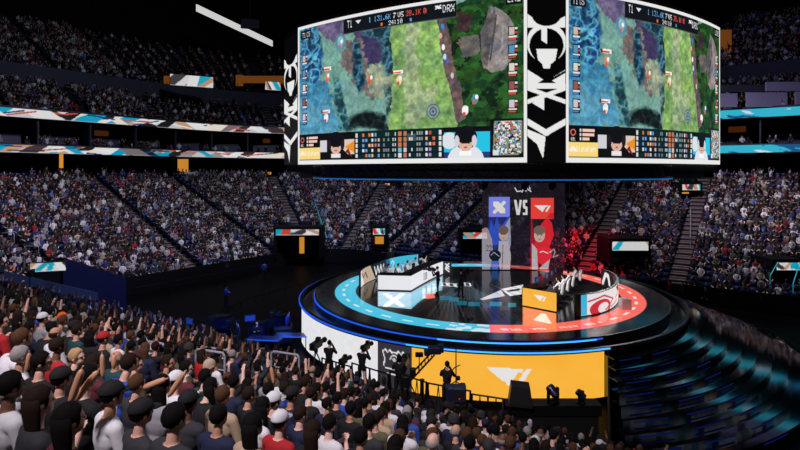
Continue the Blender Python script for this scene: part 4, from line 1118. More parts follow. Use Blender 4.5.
# ------------------------------------------------------------------ people
SKINM = [mat('skin_light', (236, 192, 172), .55, vary=.05), mat('skin_medium', (218, 168, 144), .55, vary=.05), mat('skin_tan', (194, 142, 114), .55, vary=.05), mat('skin_deep', (116, 78, 60), .55, vary=.05)]
HAIRM = {'black': mat('black_hair', (15, 12, 12), .85, vary=.5, scale=55, bump=.8, spec=.15), 'dark brown': mat('dark_brown_hair', (38, 26, 20), .85, vary=.4, scale=55, bump=.8, spec=.15), 'brown': mat('brown_hair', (82, 56, 38), .85, vary=.4, scale=55, bump=.8, spec=.15),
         'grey': mat('grey_hair', (150, 146, 144), .85, vary=.4, scale=55, bump=.8, spec=.15), 'fair': mat('fair_hair', (176, 146, 104), .85, vary=.4, scale=55, bump=.8, spec=.15)}
TOPM = {n: mat(n.replace(' ', '_') + '_cloth', c, .85, vary=.12, scale=14, bump=.15) for n, c in (
    ('black', (15, 15, 18)), ('dark grey', (46, 46, 52)), ('navy', (24, 30, 62)), ('white', (226, 226, 230)), ('light grey', (150, 150, 156)),
    ('red', (176, 28, 36)), ('blue', (44, 78, 168)), ('olive', (92, 88, 62)), ('teal', (22, 66, 72)), ('maroon', (92, 30, 42)), ('tan', (184, 160, 134)), ('purple', (74, 58, 104)))}
M['jersey'] = TOPM['white']
def remesh(mb, voxel, name, ratio=.45, smooth=3):
    me = bpy.data.meshes.new('tmp'); me.from_pydata(mb.v, [], mb.f); me.update()
    o = bpy.data.objects.new('tmp', me); COL.objects.link(o)
    m = o.modifiers.new('r', 'REMESH'); m.mode = 'VOXEL'; m.voxel_size = voxel; m.use_smooth_shade = True
    m = o.modifiers.new('s', 'SMOOTH'); m.factor = .5; m.iterations = smooth
    if ratio < 1:
        m = o.modifiers.new('d', 'DECIMATE'); m.ratio = ratio
    dg = bpy.context.evaluated_depsgraph_get(); dg.update()
    out = bpy.data.meshes.new_from_object(o.evaluated_get(dg)); out.name = name
    bpy.data.objects.remove(o); bpy.data.meshes.remove(me)
    out.polygons.foreach_set('use_smooth', [True] * len(out.polygons)); out.materials.clear()
    return out
def pt_seg(p, a, b):
    ab = b - a; t = np.clip(((p - a) @ ab) / (ab @ ab + 1e-9), 0, 1)
    return np.linalg.norm(p - a - t[:, None] * ab, axis=1)
def body(name, pose):
    """one continuous figure. returns dict(mesh body, shirt, trousers, shoes, head=(offset, tilt))"""
    prims = []             # tag, a, b, ra, rb   (capsules)   or ell
    mb = MB()
    def cap(t, a, b, ra, rb, n=10):
        a, b = Vector(a), Vector(b); mb.tube([a, b], [ra, rb], n); mb.sphere(a, ra, n, 6); mb.sphere(b, rb, n, 6)
        prims.append((t, np.array(a), np.array(b), (ra + rb) / 2))
    def ell(t, c, r, R=None):
        mb.sphere(c, r, 14, 9, R); c = np.array(c); prims.append((t, c, c + 1e-4, min(r)))
    g = pose
    sit = g.get('sit', True); ln = g.get('lean', 0.0)
    hz = .56 if sit else .93
    def sp(h): return Vector((0, ln * (h / .55) ** 1.2 * .55, hz + h))      # spine point h above the pelvis
    ell(2, (0, -.01, hz), (.17, .135, .13)); ell(1, sp(.2), (.15, .11, .15)); ell(1, sp(.38), (.18, .12, .19)); ell(1, sp(.46) + Vector((0, -.01, 0)), (.17, .10, .12))
    cap(1, sp(.49) + Vector((-.155, 0, 0)), sp(.49) + Vector((.155, 0, 0)), .07, .07)
    nk, hd = sp(.52), sp(.76) + Vector((0, .025, 0))
    cap(0, nk, sp(.64) + Vector((0, .01, 0)), .062, .052)
    tilt = g.get('tilt', 0.0); turn = g.get('turn', 0.0)
    HR = Matrix.Rotation(turn, 3, 'Z') @ Matrix.Rotation(-tilt, 3, 'X')
    def H(x, y, z): return hd + HR @ Vector((x, y, z))
    def hell(c, r): ell(0, H(*c), r, HR)
    hell((0, -.005, .02), (.077, .097, .098)); hell((0, .035, -.045), (.058, .06, .062)); hell((0, .062, -.078), (.034, .032, .026))
    hell((0, .096, -.012), (.014, .02, .022)); hell((0, .085, .022), (.052, .012, .014)); hell((0, .086, -.05), (.026, .012, .012))
    for s in (-1, 1): hell((s * .078, -.005, -.008), (.012, .024, .034))
    # arms
    hands = []
    for s in (-1, 1):
        sh = sp(.49) + Vector((s * .185, 0, 0)); e, w = g['armL' if s < 0 else 'armR']
        e, w = Vector((s * e[0], e[1], hz + e[2])), Vector((s * w[0], w[1], hz + w[2]))
        cap(1, sh, e, .056, .046); short = g.get('short', True)
        m_ = e.lerp(w, .12)
        cap(1, e, m_, .046, .045); cap(0 if short else 1, m_, w, .042, .031)
        d = (w - e).normalized(); side = Vector((1, 0, 0)) - d * d.x; side.normalize(); nrm = d.cross(side)
        pc = w + d * .05
        R = Matrix((side, d, nrm)).transposed()
        ell(0, pc, (.042, .05, .02), R); cap(0, w, pc, .028, .03)
        for k, (ox, L) in enumerate(((-.031, .055), (-.011, .066), (.010, .062), (.030, .048))):
            b0 = pc + side * ox + d * .035; b1 = b0 + d * L * .55 + side * ox * .15; b2 = b1 + d * L * .4 + nrm * (.022 if g.get('curl', 1) else 0)
            cap(0, b0, b1, .0115, .0105, 6); cap(0, b1, b2, .0105, .009, 6)
        tb = pc - side * (s * .035) - d * .015; cap(0, tb, tb - side * (s * .028) + d * .04, .0125, .0105, 6)
        hands.append(w + d * .08)
    # legs
    for s in (-1, 1):
        hip = Vector((s * .095, 0, hz - .04))
        if sit:
            kn, an = Vector((s * g.get('knee', .12), .45, .50)), Vector((s * .13, .43, .09))
        else:
            st = g.get('stride', 0.05) * s
            kn, an = Vector((s * .115, st * .6 + .02, .49)), Vector((s * .13, st, .09))
        cap(2, hip, kn, .088, .062); cap(2, kn, an, .058, .04)
        cap(3, an + Vector((0, 0, -.045)), an + Vector((s * .02, .13, -.05)), .042, .036)
    me = remesh(mb, .0125, name, .5, 2)
    n = len(me.polygons); ctr = np.zeros(n * 3); me.polygons.foreach_get('center', ctr); ctr = ctr.reshape(-1, 3)
    best = np.full(n, 9.0); tg = np.zeros(n, int)
    for t, a, b, r in prims:
        d = pt_seg(ctr, a, b) - r * (1.0 if t else 1.0); k = d < best; best[k] = d[k]; tg[k] = t
    # crisp neck line
    out = {'body': me, 'head': (hd.copy(), tilt, turn), 'hands': hands}
    V0 = np.zeros(len(me.vertices) * 3); me.vertices.foreach_get('co', V0); V0 = V0.reshape(-1, 3)
    N0 = np.zeros(len(me.vertices) * 3); me.vertices.foreach_get('normal', N0); N0 = N0.reshape(-1, 3)
    polys = [tuple(p.vertices) for p in me.polygons]
    for t, nm, off in ((1, 'shirt', .012), (2, 'trousers', .010), (3, 'shoes', .012)):
        fs = [polys[i] for i in range(n) if tg[i] == t]
        used = sorted({v for f in fs for v in f}); mp = {v: i for i, v in enumerate(used)}
        c = MB(); c.v = [tuple(V0[v] + N0[v] * off) for v in used]; c.f = [tuple(mp[v] for v in f) for f in fs]
        # hem: inner skirt of vertices on the body closes the cloth edge
        ec = {}
        for f in c.f:
            for i in range(len(f)):
                e = (f[i], f[(i + 1) % len(f)]); ec[tuple(sorted(e))] = ec.get(tuple(sorted(e)), 0) + 1
        bd = [e for e, k in ec.items() if k == 1]; inner = {}
        for e in bd:
            for v in e:
                if v not in inner: inner[v] = len(c.v); c.v.append(tuple(V0[used[v]] - N0[used[v]] * .004))
            c.f.append((e[0], e[1], inner[e[1]], inner[e[0]]))
        out[nm] = c.mesh(nm, None, True)
    return out
def hair_mesh(style):
    b = MB()
    if style in ('short', 'bob', 'long', 'bun'):
        b.sphere((0, -.012, .03), (.091, .108, .106), 22, 16)
        v = []
        for x, y, z in b.v:
            face = y > .052 and z < .065 + .02 * math.cos(x * 30)
            low = z < (-.055 if style != 'short' else -.035) and y > -.05
            k = .80 if (face or low) else 1.0
            j = 1 + .045 * math.sin(x * 70 + z * 40) * math.sin(y * 66 + z * 25) + .03 * math.sin(x * 150 + y * 90) * math.sin(z * 130 + x * 40)
            v.append((x * k * j, (y + .012) * k * j - .012, (z - .03) * k * j + .03))
        b.v = v
        if style in ('bob', 'long'):
            L = -.14 if style == 'bob' else -.27
            prof = [(.088, .085, .05), (.096, .085, -.04), (.100, .07, L * .6), (.085, .05, L)]
            vs = []; n = 14
            for rx, ry, z in prof:
                for k in range(n):
                    w = PI + PI * k / (n - 1); vs.append((rx * math.cos(w), -.02 + ry * math.sin(w) * 1.25, z))
            for rx, ry, z in prof:
                for k in range(n):
                    w = PI + PI * k / (n - 1); vs.append((rx * .8 * math.cos(w), -.012 + ry * .8 * math.sin(w), z))
            m = len(prof); f = []
            for i in range(m - 1):
                for k in range(n - 1):
                    a = i * n + k; f.append((a, a + 1, a + n + 1, a + n)); a += m * n; f.append((a, a + n, a + n + 1, a + 1))
            for k in range(n - 1):
                a = (m - 1) * n + k; f.append((a, a + 1, a + 1 + m * n, a + m * n)); f.append((k, k + m * n, k + 1 + m * n, k + 1))
            for i in range(m - 1):
                for k in (0, n - 1): a = i * n + k; f.append((a, a + n, a + n + m * n, a + m * n))
            b.add(vs, f)
        if style == 'bun': b.sphere((0, -.12, .085), (.045, .042, .042), 12, 8)
    elif style == 'fringe':        # bald crown, hair at the sides and back
        b.sphere((0, -.014, .0), (.087, .102, .075), 20, 14)
        b.v = [tuple((x * k, (y + .014) * k - .014, z) for k in ((.8 if (y > .03 or z > .045) else 1.0),))[0] for x, y, z in b.v]
    elif style == 'cap':
        b.sphere((0, -.010, .045), (.100, .120, .106), 22, 14)
        b.v = [(x, y, max(z, .035)) for x, y, z in b.v]
        vs = []; n = 10
        for z in (.034, .046):
            for k in range(n + 1): w = PI * k / n; vs.append((.082 * math.cos(w), .06 + .13 * math.sin(w), z - .012 * math.sin(w)))
        f = [tuple(range(n, -1, -1)), tuple(range(n + 1, 2 * n + 2))] + [(k, k + 1, k + n + 2, k + n + 1) for k in range(n)] + [(n, 0, n + 1, 2 * n + 1)]
        b.add(vs, f); b.sphere((0, -.010, .150), .01, 8, 6)
    elif style == 'beanie':
        b.sphere((0, -.01, .04), (.101, .120, .122), 20, 14); b.v = [(x, y, max(z, .0)) for x, y, z in b.v]
        b.lathe([(.098, -.005), (.107, .005), (.107, .045), (.098, .055)], (0, -.008, 0), 20); 
    elif style == 'headset':
        b.tube([(math.cos(w) * .098, -.005, .02 + math.sin(w) * .115) for w in np.linspace(-.1, PI + .1, 14)], .013, 6)
        for s in (-1, 1): b.lathe([(.038, -.018), (.042, 0), (.038, .018)], (0, 0, 0), 12); nv = 36; b.v[-nv:] = [(s * .092 + z, x - .005, y - .008) for x, y, z in b.v[-nv:]]
    return b.mesh(style + '_hair' if style not in ('cap', 'beanie', 'headset') else style, None, True)
HM = {s: hair_mesh(s) for s in ('short', 'bob', 'long', 'bun', 'fringe', 'cap', 'beanie', 'headset')}
eb = MB()
for s in (-1, 1): eb.sphere((s * .03, .083, .005), (.011, .009, .008), 8, 6)
EYES = eb.mesh('eyes', mat('dark_eye', (40, 30, 28), .2), True)
lap = ((.25, .06, .22), (.09, .30, .12))
POSES = {
    'sit': dict(armL=lap, armR=lap, lean=.02),
    'lean': dict(armL=((.22, .24, .16), (.06, .46, .12)), armR=((.22, .24, .16), (.06, .46, .12)), lean=.26, tilt=-.1),
    'clap': dict(armL=((.24, .16, .26), (.05, .30, .42)), armR=((.24, .16, .26), (.05, .30, .42)), lean=.03, curl=0),
    'up': dict(armL=((.27, .12, .66), (.17, .16, .93)), armR=((.27, .12, .66), (.20, .18, .93)), lean=0, tilt=.1),
    'raise': dict(armL=lap, armR=((.25, .16, .62), (.16, .26, .86)), lean=.02, turn=.35),
    'turned': dict(armL=((.25, .06, .22), (.0, .28, .2)), armR=((.25, .04, .22), (.09, .28, .12)), lean=.04, turn=-.75),
}
BOD = {k: body('person_' + k, v) for k, v in POSES.items()}
def person(b, loc, rz, top, skin, hair, hs, trou='black', label=None, group=None, extra=None, s=1.0, headmat=None, headwear=None):
    """body mesh as the thing; clothes, hair and headwear are its children"""
    o = bpy.data.objects.new('person', b['body']); COL.objects.link(o)
    if not b['body'].materials: b['body'].materials.append(SKINM[0])
    o.location = loc; o.rotation_euler = (0, 0, rz); o.scale = (s, s, s)
    o.material_slots[0].link = 'OBJECT'; o.material_slots[0].material = SKINM[skin]
    def kid(name, me, m, hd=False):
        if not me.materials: me.materials.append(M['black'])
        c = bpy.data.objects.new(name, me); COL.objects.link(c); c.parent = o
        if m is not None: c.material_slots[0].link = 'OBJECT'; c.material_slots[0].material = m
        if hd: c.location = b['head'][0]; c.rotation_euler = (-b['head'][1], 0, b['head'][2])
        return c
    kid('shirt', b['shirt'], TOPM[top]); kid('trousers', b['trousers'], TOPM[trou]); kid('shoes', b['shoes'], TOPM['black'])
    kid('eyes', EYES, None, True)
    if hs: kid('hair', HM[hs], HAIRM[hair], True)
    if headwear: kid(headwear, HM[headwear], headmat or TOPM['black'], True)
    return tag(o, label, 'person', group)
# ------------------------------------------------------------------ team desks
def dark_art(X, Y, kind):
    L, H = X.max(), Y.max(); p = Paint(X, Y, (232, 230, 228)); f = lambda pts: [(a * L, b * H) for a, b in pts]
    if kind == 'left':
        p.poly(f([(.02, 0), (.30, 0), (.36, 1), (.12, 1)]), (196, 172, 150)); p.line(f([(.03, .2), (.1, .55), (.16, .3), (.2, .7)]), .12, (30, 28, 32)); p.poly(f([(.26, 0), (.6, 0), (.6, 1), (.36, 1)]), (16, 16, 20))
        for a in (.34, .40, .46): p.line(f([(a, .2), (a + .035, .75), (a + .06, .25)]), .14, (226, 226, 228))
        p.poly(f([(.6, 0), (1, 0), (1, 1), (.6, 1)]), (60, 186, 218)); p.text('2', .66 * L, .2 * H, .05 * L, .6 * H, (232, 240, 244)); p.poly(f([(.56, 0), (.63, 0), (.66, 1), (.62, 1)]), (40, 90, 150))
    else:
        p.poly(f([(0, 0), (.05, 0), (.05, 1), (0, 1)]), (60, 180, 220)); p.ell(.18 * L, .78 * H, .11 * L, .42 * H, (206, 40, 60)); p.ell(.2 * L, .8 * H, .06 * L, .26 * H, (236, 226, 226)); p.line(f([(.06, .35), (.2, .2), (.34, .55), (.22, .95)]), .1, (196, 60, 80))
        p.line(f([(.4, .6), (.5, .35), (.58, .5)]), .08, (130, 40, 60)); p.poly(f([(.42, .1), (.5, .0), (.56, .35), (.48, .4)]), (90, 36, 50)); p.line(f([(.3, .9), (.45, .75)]), .1, (180, 150, 160)); p.poly(f([(.6, 0), (.66, 0), (.72, 1), (.64, 1)]), (60, 30, 40)); p.poly(f([(.72, 0), (1, 0), (1, 1), (.75, 1)]), (30, 28, 34)); p.line(f([(.78, .2), (.84, .8), (.9, .3)]), .15, (226, 226, 226))
    p.c *= .97
    return p
dk = empty('player_desk', (.7, 37.6, ZS)); tag(dk, 'white LED-fronted player desk on the left of the stage', 'desk', )
Dp = [G(378, 290.3, ZS), G(411, 291.2, ZS), G(422.5, 284.4, ZS), G(434, 278.2, ZS), G(443, 274.5, ZS)]
bc = smooth_curve(Dp[1:], 10)
face = [tuple(Dp[0][:2])] + [tuple(q) for q in bc]
def rnm(pts, k):
    out = []
    for i in range(len(pts)):
        a = np.array(pts[max(i - 1, 0)]); c = np.array(pts[min(i + 1, len(pts) - 1)]); t = (c - a) / np.linalg.norm(c - a); out.append(tuple(np.array(pts[i]) + np.array([-t[1], t[0]]) * k))
    return out
DT = ZS + 1.02
def wf(X, Y):
    p = Paint(X, Y, (228, 228, 232)); L = X.max()
    for k in range(3):
        x = L * .555 + k * .28; p.rect(x, .28, x + .16, .80, (60, 62, 70)); p.rect(x + .05, .36, x + .1, .72, (228, 228, 232))
    return p
o = led_wall('front_panel', face, DT, ZS + .06, wf, None, res=.035); par(o, dk)
b = MB(); b.wall(rnm(face, .03), ZS, DT - .01, .08); par(b.build('front_backing', M['black']), dk)
top = MB(); pl = rnm(face, .02); pi_ = rnm(face, .85)
top.prism(pl + pi_[::-1], DT - .02, DT + .05); par(top.build('desktop', M['black']), dk)
e0, e1 = Dp[4], G(451.5, 274.8, ZS)
def pe(X, Y):
    p = Paint(X, Y, (30, 28, 36)); L, H = X.max(), Y.max(); p.line([(.3 * L, .2 * H), (.7 * L, .4 * H), (.3 * L, .6 * H), (.7 * L, .8 * H)], .1, (226, 226, 226)); p.line([(.7 * L, .15 * H), (.3 * L, .45 * H), (.7 * L, .6 * H)], .09, (226, 226, 226)); return p
o = led_wall('end_panel', [(e0.x, e0.y), (e1.x, e1.y)], DT, ZS + .06, pe, None, res=.03); par(o, dk); o['label'] = 'dark end panel with a white emblem'
b = MB(); b.wall([(e0.x, e0.y + .02), (e1.x, e1.y + .02)], ZS, DT, .12); par(b.build('end_backing', M['black']), dk)
bp_ = [G(361, 288, ZS), G(366, 283.5, ZS), G(378, 278, ZS), G(392, 272.6, ZS), G(405, 269.8, ZS), G(418, 268.2, ZS)]
bpc = [tuple(q) for q in smooth_curve(bp_, 10)]
pb = empty('pod_banner', (bp_[2].x, bp_[2].y, ZS)); tag(pb, 'low curved banner wall in white, black and cyan behind the left team', 'banner')
o = led_wall('banner_face', bpc, ZS + 1.15, ZS + .04, lambda X, Y: dark_art(X, Y, 'left'), None, res=.035); par(o, pb)
b = MB(); b.wall(rnm(bpc, .03), ZS, ZS + 1.17, .12); par(b.build('backing', M['black']), pb)
# right desk
TA, TB = G(522.5, 306, ZS), G(556.5, 312.5, ZS)
dt = empty('player_desk', (TA.x, TA.y, ZS)); tag(dt, 'orange LED-fronted player desk on the right of the stage', 'desk')
def pt(X, Y):
    p = Paint(X, Y, (247, 178, 60)); p.c += ((fbm(X * 2, Y * 2, 3) - .5) * 16)[..., None]; t1(p, X.max() * .34, Y.max() * .28, X.max() * .38, (236, 234, 228)); return p
TT = ZS + 1.1
o = led_wall('front_panel', [(TA.x, TA.y), (TB.x, TB.y)], TT, ZS + .05, pt, None, res=.03); par(o, dt)
b = MB(); b.wall([(TA.x, TA.y + .02), (TB.x, TB.y + .02)], ZS, TT, .1); par(b.build('front_backing', M['black']), dt)
ds = [(TA.x + .05, TA.y + .1), (9.1, 34.5), (10.4, 37.2), (10.75, 38.6)]; dsc = [tuple(q) for q in smooth_curve(ds, 10)]
top = MB(); top.prism(dsc + rnm(dsc, -.8)[::-1], TT - .03, TT + .03); par(top.build('desktop', M['black']), dt)
b = MB(); b.wall(dsc, ZS, TT, .08); par(b.build('side_panel', M['black']), dt)
rp = [G(580, 317, ZS), G(598, 314, ZS), G(611, 309, ZS), G(617.5, 302, ZS), G(616, 293, ZS), G(603, 286, ZS)]
rpc = [tuple(q) for q in smooth_curve(rp, 10)]
pb2 = empty('pod_banner', (rp[2].x, rp[2].y, ZS)); tag(pb2, 'low curved banner wall with white and red art behind the right team', 'banner')
o = led_wall('banner_face', rpc, ZS + 1.2, ZS + .05, lambda X, Y: dark_art(X, Y, 'right'), None, res=.03, off=.02); par(o, pb2)
b = MB(); b.wall(rpc, ZS, ZS + 1.24, .12); par(b.build('backing', M['black']), pb2)
q_ = rnm(rpc, .14)
o = led_wall('inner_face', q_[::-1][:26], ZS + 1.2, ZS + .05, lambda X, Y: (lambda p: p.line([(.3, .9), (.7, .25), (1.1, .3), (1.3, .8)], .3, (228, 224, 224)))(Paint(X, Y, (14, 13, 17))), None, res=.04); par(o, pb2); o['label'] = 'inner face with a pale curved mark'
b = MB(); b.bbox((rp[0].x - .12, rp[0].y + .02, ZS + .62), (.28, .3, 1.24), .02); par(b.build('end_post', M['black']), pb2)
# players, chairs and monitors
PL = body('person_player', dict(armL=((.24, .20, .22), (.16, .46, .24)), armR=((.24, .20, .22), (.16, .46, .24)), lean=.06, knee=.12))
def chair(loc, rz, label, group):
    r = empty('gaming_chair', loc, rz); tag(r, label, 'chair', group)
    MB().bbox((0, 0, .42), (.5, .48, .1), .03).build('seat', M['black'], r)
    b = MB(); b.bbox((0, -.30, .82), (.5, .1, .78), .04, rx=.12); b.bbox((-.24, -.25, .8), (.08, .12, .6), .03, rx=.12); b.bbox((.24, -.25, .8), (.08, .12, .6), .03, rx=.12); b.build('backrest', M['white'], r)
    MB().tube([(0, 0, .08), (0, 0, .38)], .03, 8).build('post', M['metal'], r)
    b = MB()
    for k in range(5): b.tube([(0, 0, .09), (.28 * math.cos(k * 1.2566), .28 * math.sin(k * 1.2566), .05)], .022, 6)
    b.build('base', M['black'], r)
    for s in (-1, 1): MB().bbox((s * .29, .02, .62), (.07, .26, .04), .01).tube([(s * .29, .0, .4), (s * .29, .0, .61)], .015, 6).build('armrest', M['black'], r)
    return r
def monitor(loc, rz, label, group):
    r = empty('monitor', loc, rz); tag(r, label, 'monitor', group)
    MB().bbox((0, 0, .32), (.54, .05, .33), .012).build('housing', M['black'], r)
    MB().box((0, -.027, .32), (.51, .006, .3)).build('display', M['screenblue'], r)
    MB().bbox((0, .03, .01), (.24, .2, .02), .008).tube([(0, .05, .01), (0, .05, .3)], .018, 8).build('stand', M['black'], r)
    return r
for side, heads, face_dir, words, g in (
        ('left', [(388, 266), (397.6, 265.7), (407, 262.6), (415, 259.5), (425, 257)], None, 'white desk', 'left team'),
        ('right', [(551, 284), (559, 280), (564, 277), (569, 273), (576, 268)], None, 'orange desk', 'right team')):
    curve = np.array(rnm(face, .5) if side == 'left' else rnm(dsc, -.4)); dense, _ = polyline_sampler(curve, 200)
    for k, (px, py) in enumerate(heads):
        h = G(px, py, ZS + 1.3); tgt = dense[np.argmin(np.hypot(dense[:, 0] - h.x, dense[:, 1] - h.y))]
        d = np.array([tgt[0] - h.x, tgt[1] - h.y]); dist = np.linalg.norm(d)
        if side == 'left' and k < 1: d = np.array([.75, -.65]); 
        d = d / np.linalg.norm(d)
        rz = math.atan2(-d[0], d[1]); n_ = ['nearest', 'second', 'middle', 'fourth', 'farthest'][k]
        chair((h.x, h.y, ZS), rz, '%s gaming chair in the row of five behind the %s' % (n_, words), 'gaming chairs of the %s' % g)
        person(PL, (h.x, h.y, ZS + .02), rz, 'white', k % 2, 'black', 'short', 'black', '%s seated player in white jersey at the %s' % (n_, words), 'players of the %s' % g, headwear='headset')
        pos2 = tgt - d * 0.0
        if dist < 4: monitor((pos2[0], pos2[1], (DT + .052) if side == 'left' else (TT + .032)), rz, '%s monitor standing on the %s' % (n_, words), 'monitors on the %s' % words) if not (side == 'left' and k in (0,)) else None
cw = MB(); q = G(625, 309, ZS); cw.bbox((0, 0, .3), (.55, .55, .6), .02); o = cw.build('white_box', M['white'], loc=(q.x, q.y, ZS + .003)); tag(o, 'white cube standing on the coral ring right of the red and white banner', 'box')

# ------------------------------------------------------------------ crew and cameras
OPA = dict(sit=False, armL=((.25, .22, .30), (.10, .36, .50)), armR=((.25, .22, .30), (.06, .34, .56)), lean=.04, short=False)
STD = dict(sit=False, armL=((.25, .0, .24), (.26, .10, .0)), armR=((.25, .0, .24), (.26, .10, .0)), lean=0, short=False, stride=.08)
CRS = dict(sit=False, armL=((.27, .06, .26), (-.06, .22, .30)), armR=((.27, .06, .26), (-.06, .26, .34)), lean=.0, short=False)
PO, PS, PC = body('person_operator', OPA), body('person_standing', STD), body('person_folded', CRS)
def cam_body(b, parts, r, s=1.0, z=1.5, y=.35, big=False):
    L = .62 if big else .42
    MB().bbox((0, y, z), (.2 * s, L * s, .24 * s), .02).build('camera_body', M['black'], r)
    MB().lathe([(.06 * s, 0), (.075 * s, .04), (.075 * s, .24 * s), (.095 * s, .26 * s), (.095 * s, .34 * s)], n=14).build('lens', M['matte'], r, loc=(0, y + L * s / 2, z)).rotation_euler = (-PI / 2, 0, 0)
    MB().bbox((0, y + .16 * s, z + .17 * s), (.16 * s, .14 * s, .1 * s), .012).build('viewfinder', M['black'], r)
    b_ = MB(); b_.tube([(0, y - .1 * s, z + .12 * s), (0, y - .05 * s, z + .2 * s), (0, y + .1 * s, z + .2 * s)], .014, 6); b_.build('handle', M['black'], r)
def shoulder_camera(loc, rz, label):
    r = empty('shoulder_camera', loc, rz); tag(r, label, 'camera'); cam_body(None, None, r, z=0, y=0)
    MB().bbox((0, -.25, -.02), (.12, .12, .16), .015).build('battery', M['black'], r)
    return r
def tripod_camera(loc, rz, label, h=1.5, big=False):
    r = empty('broadcast_camera', loc, rz); tag(r, label, 'camera')
    for k in range(3):
        a = 2 * PI * k / 3 + .5; MB().tube([(0, 0, h - .2), (.5 * math.cos(a), .5 * math.sin(a), .02)], [.03, .022], 8).build('leg', M['black'], r)
    MB().lathe([(.07, h - .26), (.09, h - .2), (.09, h - .12), (.05, h - .08)], n=12).build('pan_head', M['black'], r)
    MB().tube([(.1, -.1, h - .1), (.16, -.55, h - .22)], .014, 6).build('pan_bar', M['black'], r)
    cam_body(None, None, r, s=1.25 if big else 1.0, z=h + .08, y=0, big=big)
    return r
def facing(a, b): return math.atan2(-(b[0] - a[0]), b[1] - a[1])
p1 = G(438, 294, ZS); rz = 1.2
person(PO, p1, rz, 'black', 0, 'black', 'short', 'black', 'person in black filming with a camera right of the white desk')
R = Matrix.Rotation(rz, 3, 'Z'); c = p1 + R @ Vector((.05, .48, 1.58)); shoulder_camera(c, rz, 'camera held by the person right of the white desk')
p2 = G(460.5, 297.5, ZS); rz = -.9
person(PO, p2, rz, 'black', 1, 'dark brown', 'short', 'black', 'person in black holding a camera nearest the middle of the stage')
R = Matrix.Rotation(rz, 3, 'Z'); c = p2 + R @ Vector((.05, .48, 1.58)); shoulder_camera(c, rz, 'camera held by the person near the middle of the stage')
q = G(394, 271.5, ZS); person(PS, (q.x - .3, q.y + .9, ZS), PI, 'black', 1, 'black', 'short', 'black', 'person in black standing behind the cyan part of the left banner')
for k, (px, py, top, lab) in enumerate(((658, 292, 'black', 'crew person in black standing on the floor just right of the coral ring'), (670, 296, 'red', 'crew person in dark red standing third from the right on the far floor'), (683, 298, 'maroon', 'crew person in maroon leaning by the stands, second from right on the far floor'), (706, 305, 'black', 'crew person in black alone on the floor right of the stage'))):
    y = 46 - k * 1.2; q = P(px, 0, y); person((PC, PS)[k % 2], (q.x, y, 0.0), .6 * k, top, k % 3, 'black', 'short', 'black', lab)
# camera risers in front of the near stand
def platform(cx, cy, w, d, h, label, rz=-.61):
    r = empty('camera_platform', (cx, cy, 0), rz); tag(r, label, 'platform')
    MB().bbox((0, 0, h - .06), (w, d, .12), .01).build('deck', M['black'], r)
    for sx in (-1, 1):
        for sy in (-1, 1): MB().tube([(sx * (w / 2 - .08), sy * (d / 2 - .08), 0), (sx * (w / 2 - .08), sy * (d / 2 - .08), h - .1)], .035, 8).build('leg', M['truss'], r)
    MB().box((0, -d / 2 + .02, h / 2), (w - .1, .03, h - .1)).build('skirt', M['matte'], r)
    return r
def on(px, y): return P(px, 0, y).x
PH = 1.75
platform(on(325, 23.4), 23.4, 1.9, 1.5, PH, 'black camera platform at the left end of the white LED front')
platform(on(364, 22.6), 22.6, 1.4, 1.3, PH, 'black camera platform under the standing camera operator')
platform(on(405, 21.0), 21.0, 1.25, 1.4, 2.0, 'black camera platform before the dark LED front')
platform(on(438, 20.2), 20.2, 1.5, 1.4, 2.0, 'black camera platform before the left part of the orange front')
tripod_camera((on(316, 23.5), 23.5, PH), -.35, 'big tripod camera at the left end of the white LED front', 1.45, True)
person(PO, (on(329, 23.2), 23.2, PH), -.2, 'black', 0, 'black', 'short', 'black', 'operator in black beside the big tripod camera at the left end')
person(PO, (on(362, 22.5), 22.5, PH), -.4, 'black', 0, 'black', 'short', 'black', 'operator in black with headset standing before the white LED front', headwear='headset')
shoulder_camera((on(366, 22.75), 22.75, PH + 1.68), -.4, 'camera raised on the shoulder of the standing operator before the white front')
tripod_camera((on(404, 21.0), 21.0, 2.0), -.2, 'tripod camera before the dark LED front, hiding the trophy base', 1.3, True)
person(PO, (on(399, 20.6), 20.6, 2.0), -.1, 'black', 1, 'black', 'bob', 'black', 'operator in black behind the tripod camera before the dark LED front')
person(PO, (on(447, 19.9), 19.9, 2.0), -.2, 'black', 0, 'dark brown', 'short', 'black', 'operator in black crouching over gear before the orange front')
tripod_camera((on(343, 22.2), 22.2, PH - .3), -.5, 'small tripod camera with red tally between the two operators on the left', 1.5)
# jib crane before the orange front
j = empty('jib_crane', (on(422, 20.3), 20.3, 2.0)); tag(j, 'camera crane with raised arm before the left part of the orange front', 'camera crane')
MB().lathe([(.32, 0), (.32, .06), (.09, .12), (.07, .9), (.1, 1.0)], n=12).build('pedestal', M['black'], j)
b = MB()
for dz in (0, .22): b.tube([(-.5, -.3, 1.0 + dz), (.5, .5, 1.75 + dz)], .035, 6)
for t in np.linspace(0, 1, 9): b.tube([(-.5 + 1.0 * t, -.3 + .8 * t, 1.0 + .75 * t), (-.5 + 1.0 * t, -.3 + .8 * t, 1.22 + .75 * t)], .02, 5)
b.build('arm', M['black'], j)
MB().bbox((.5, .5, 1.95), (.5, .4, .26), .03).bbox((.2, .5, 1.85), (.2, .3, .2), .02).bbox((.75, .5, 2.02), (.2, .3, .3), .02).build('camera_body', M['headblue'], j)
b = MB(); b.bbox((-.62, -.36, 1.08), (.34, .3, .42), .03); b.bbox((-.35, -.2, 1.35), (.22, .22, .3), .02); b.build('counterweight', M['black'], j)
MB().bbox((-.1, .1, 1.9), (.3, .1, .18), .02).tube([(-.1, .1, 1.2), (-.1, .1, 1.85)], .02, 6).build('monitor', M['black'], j)
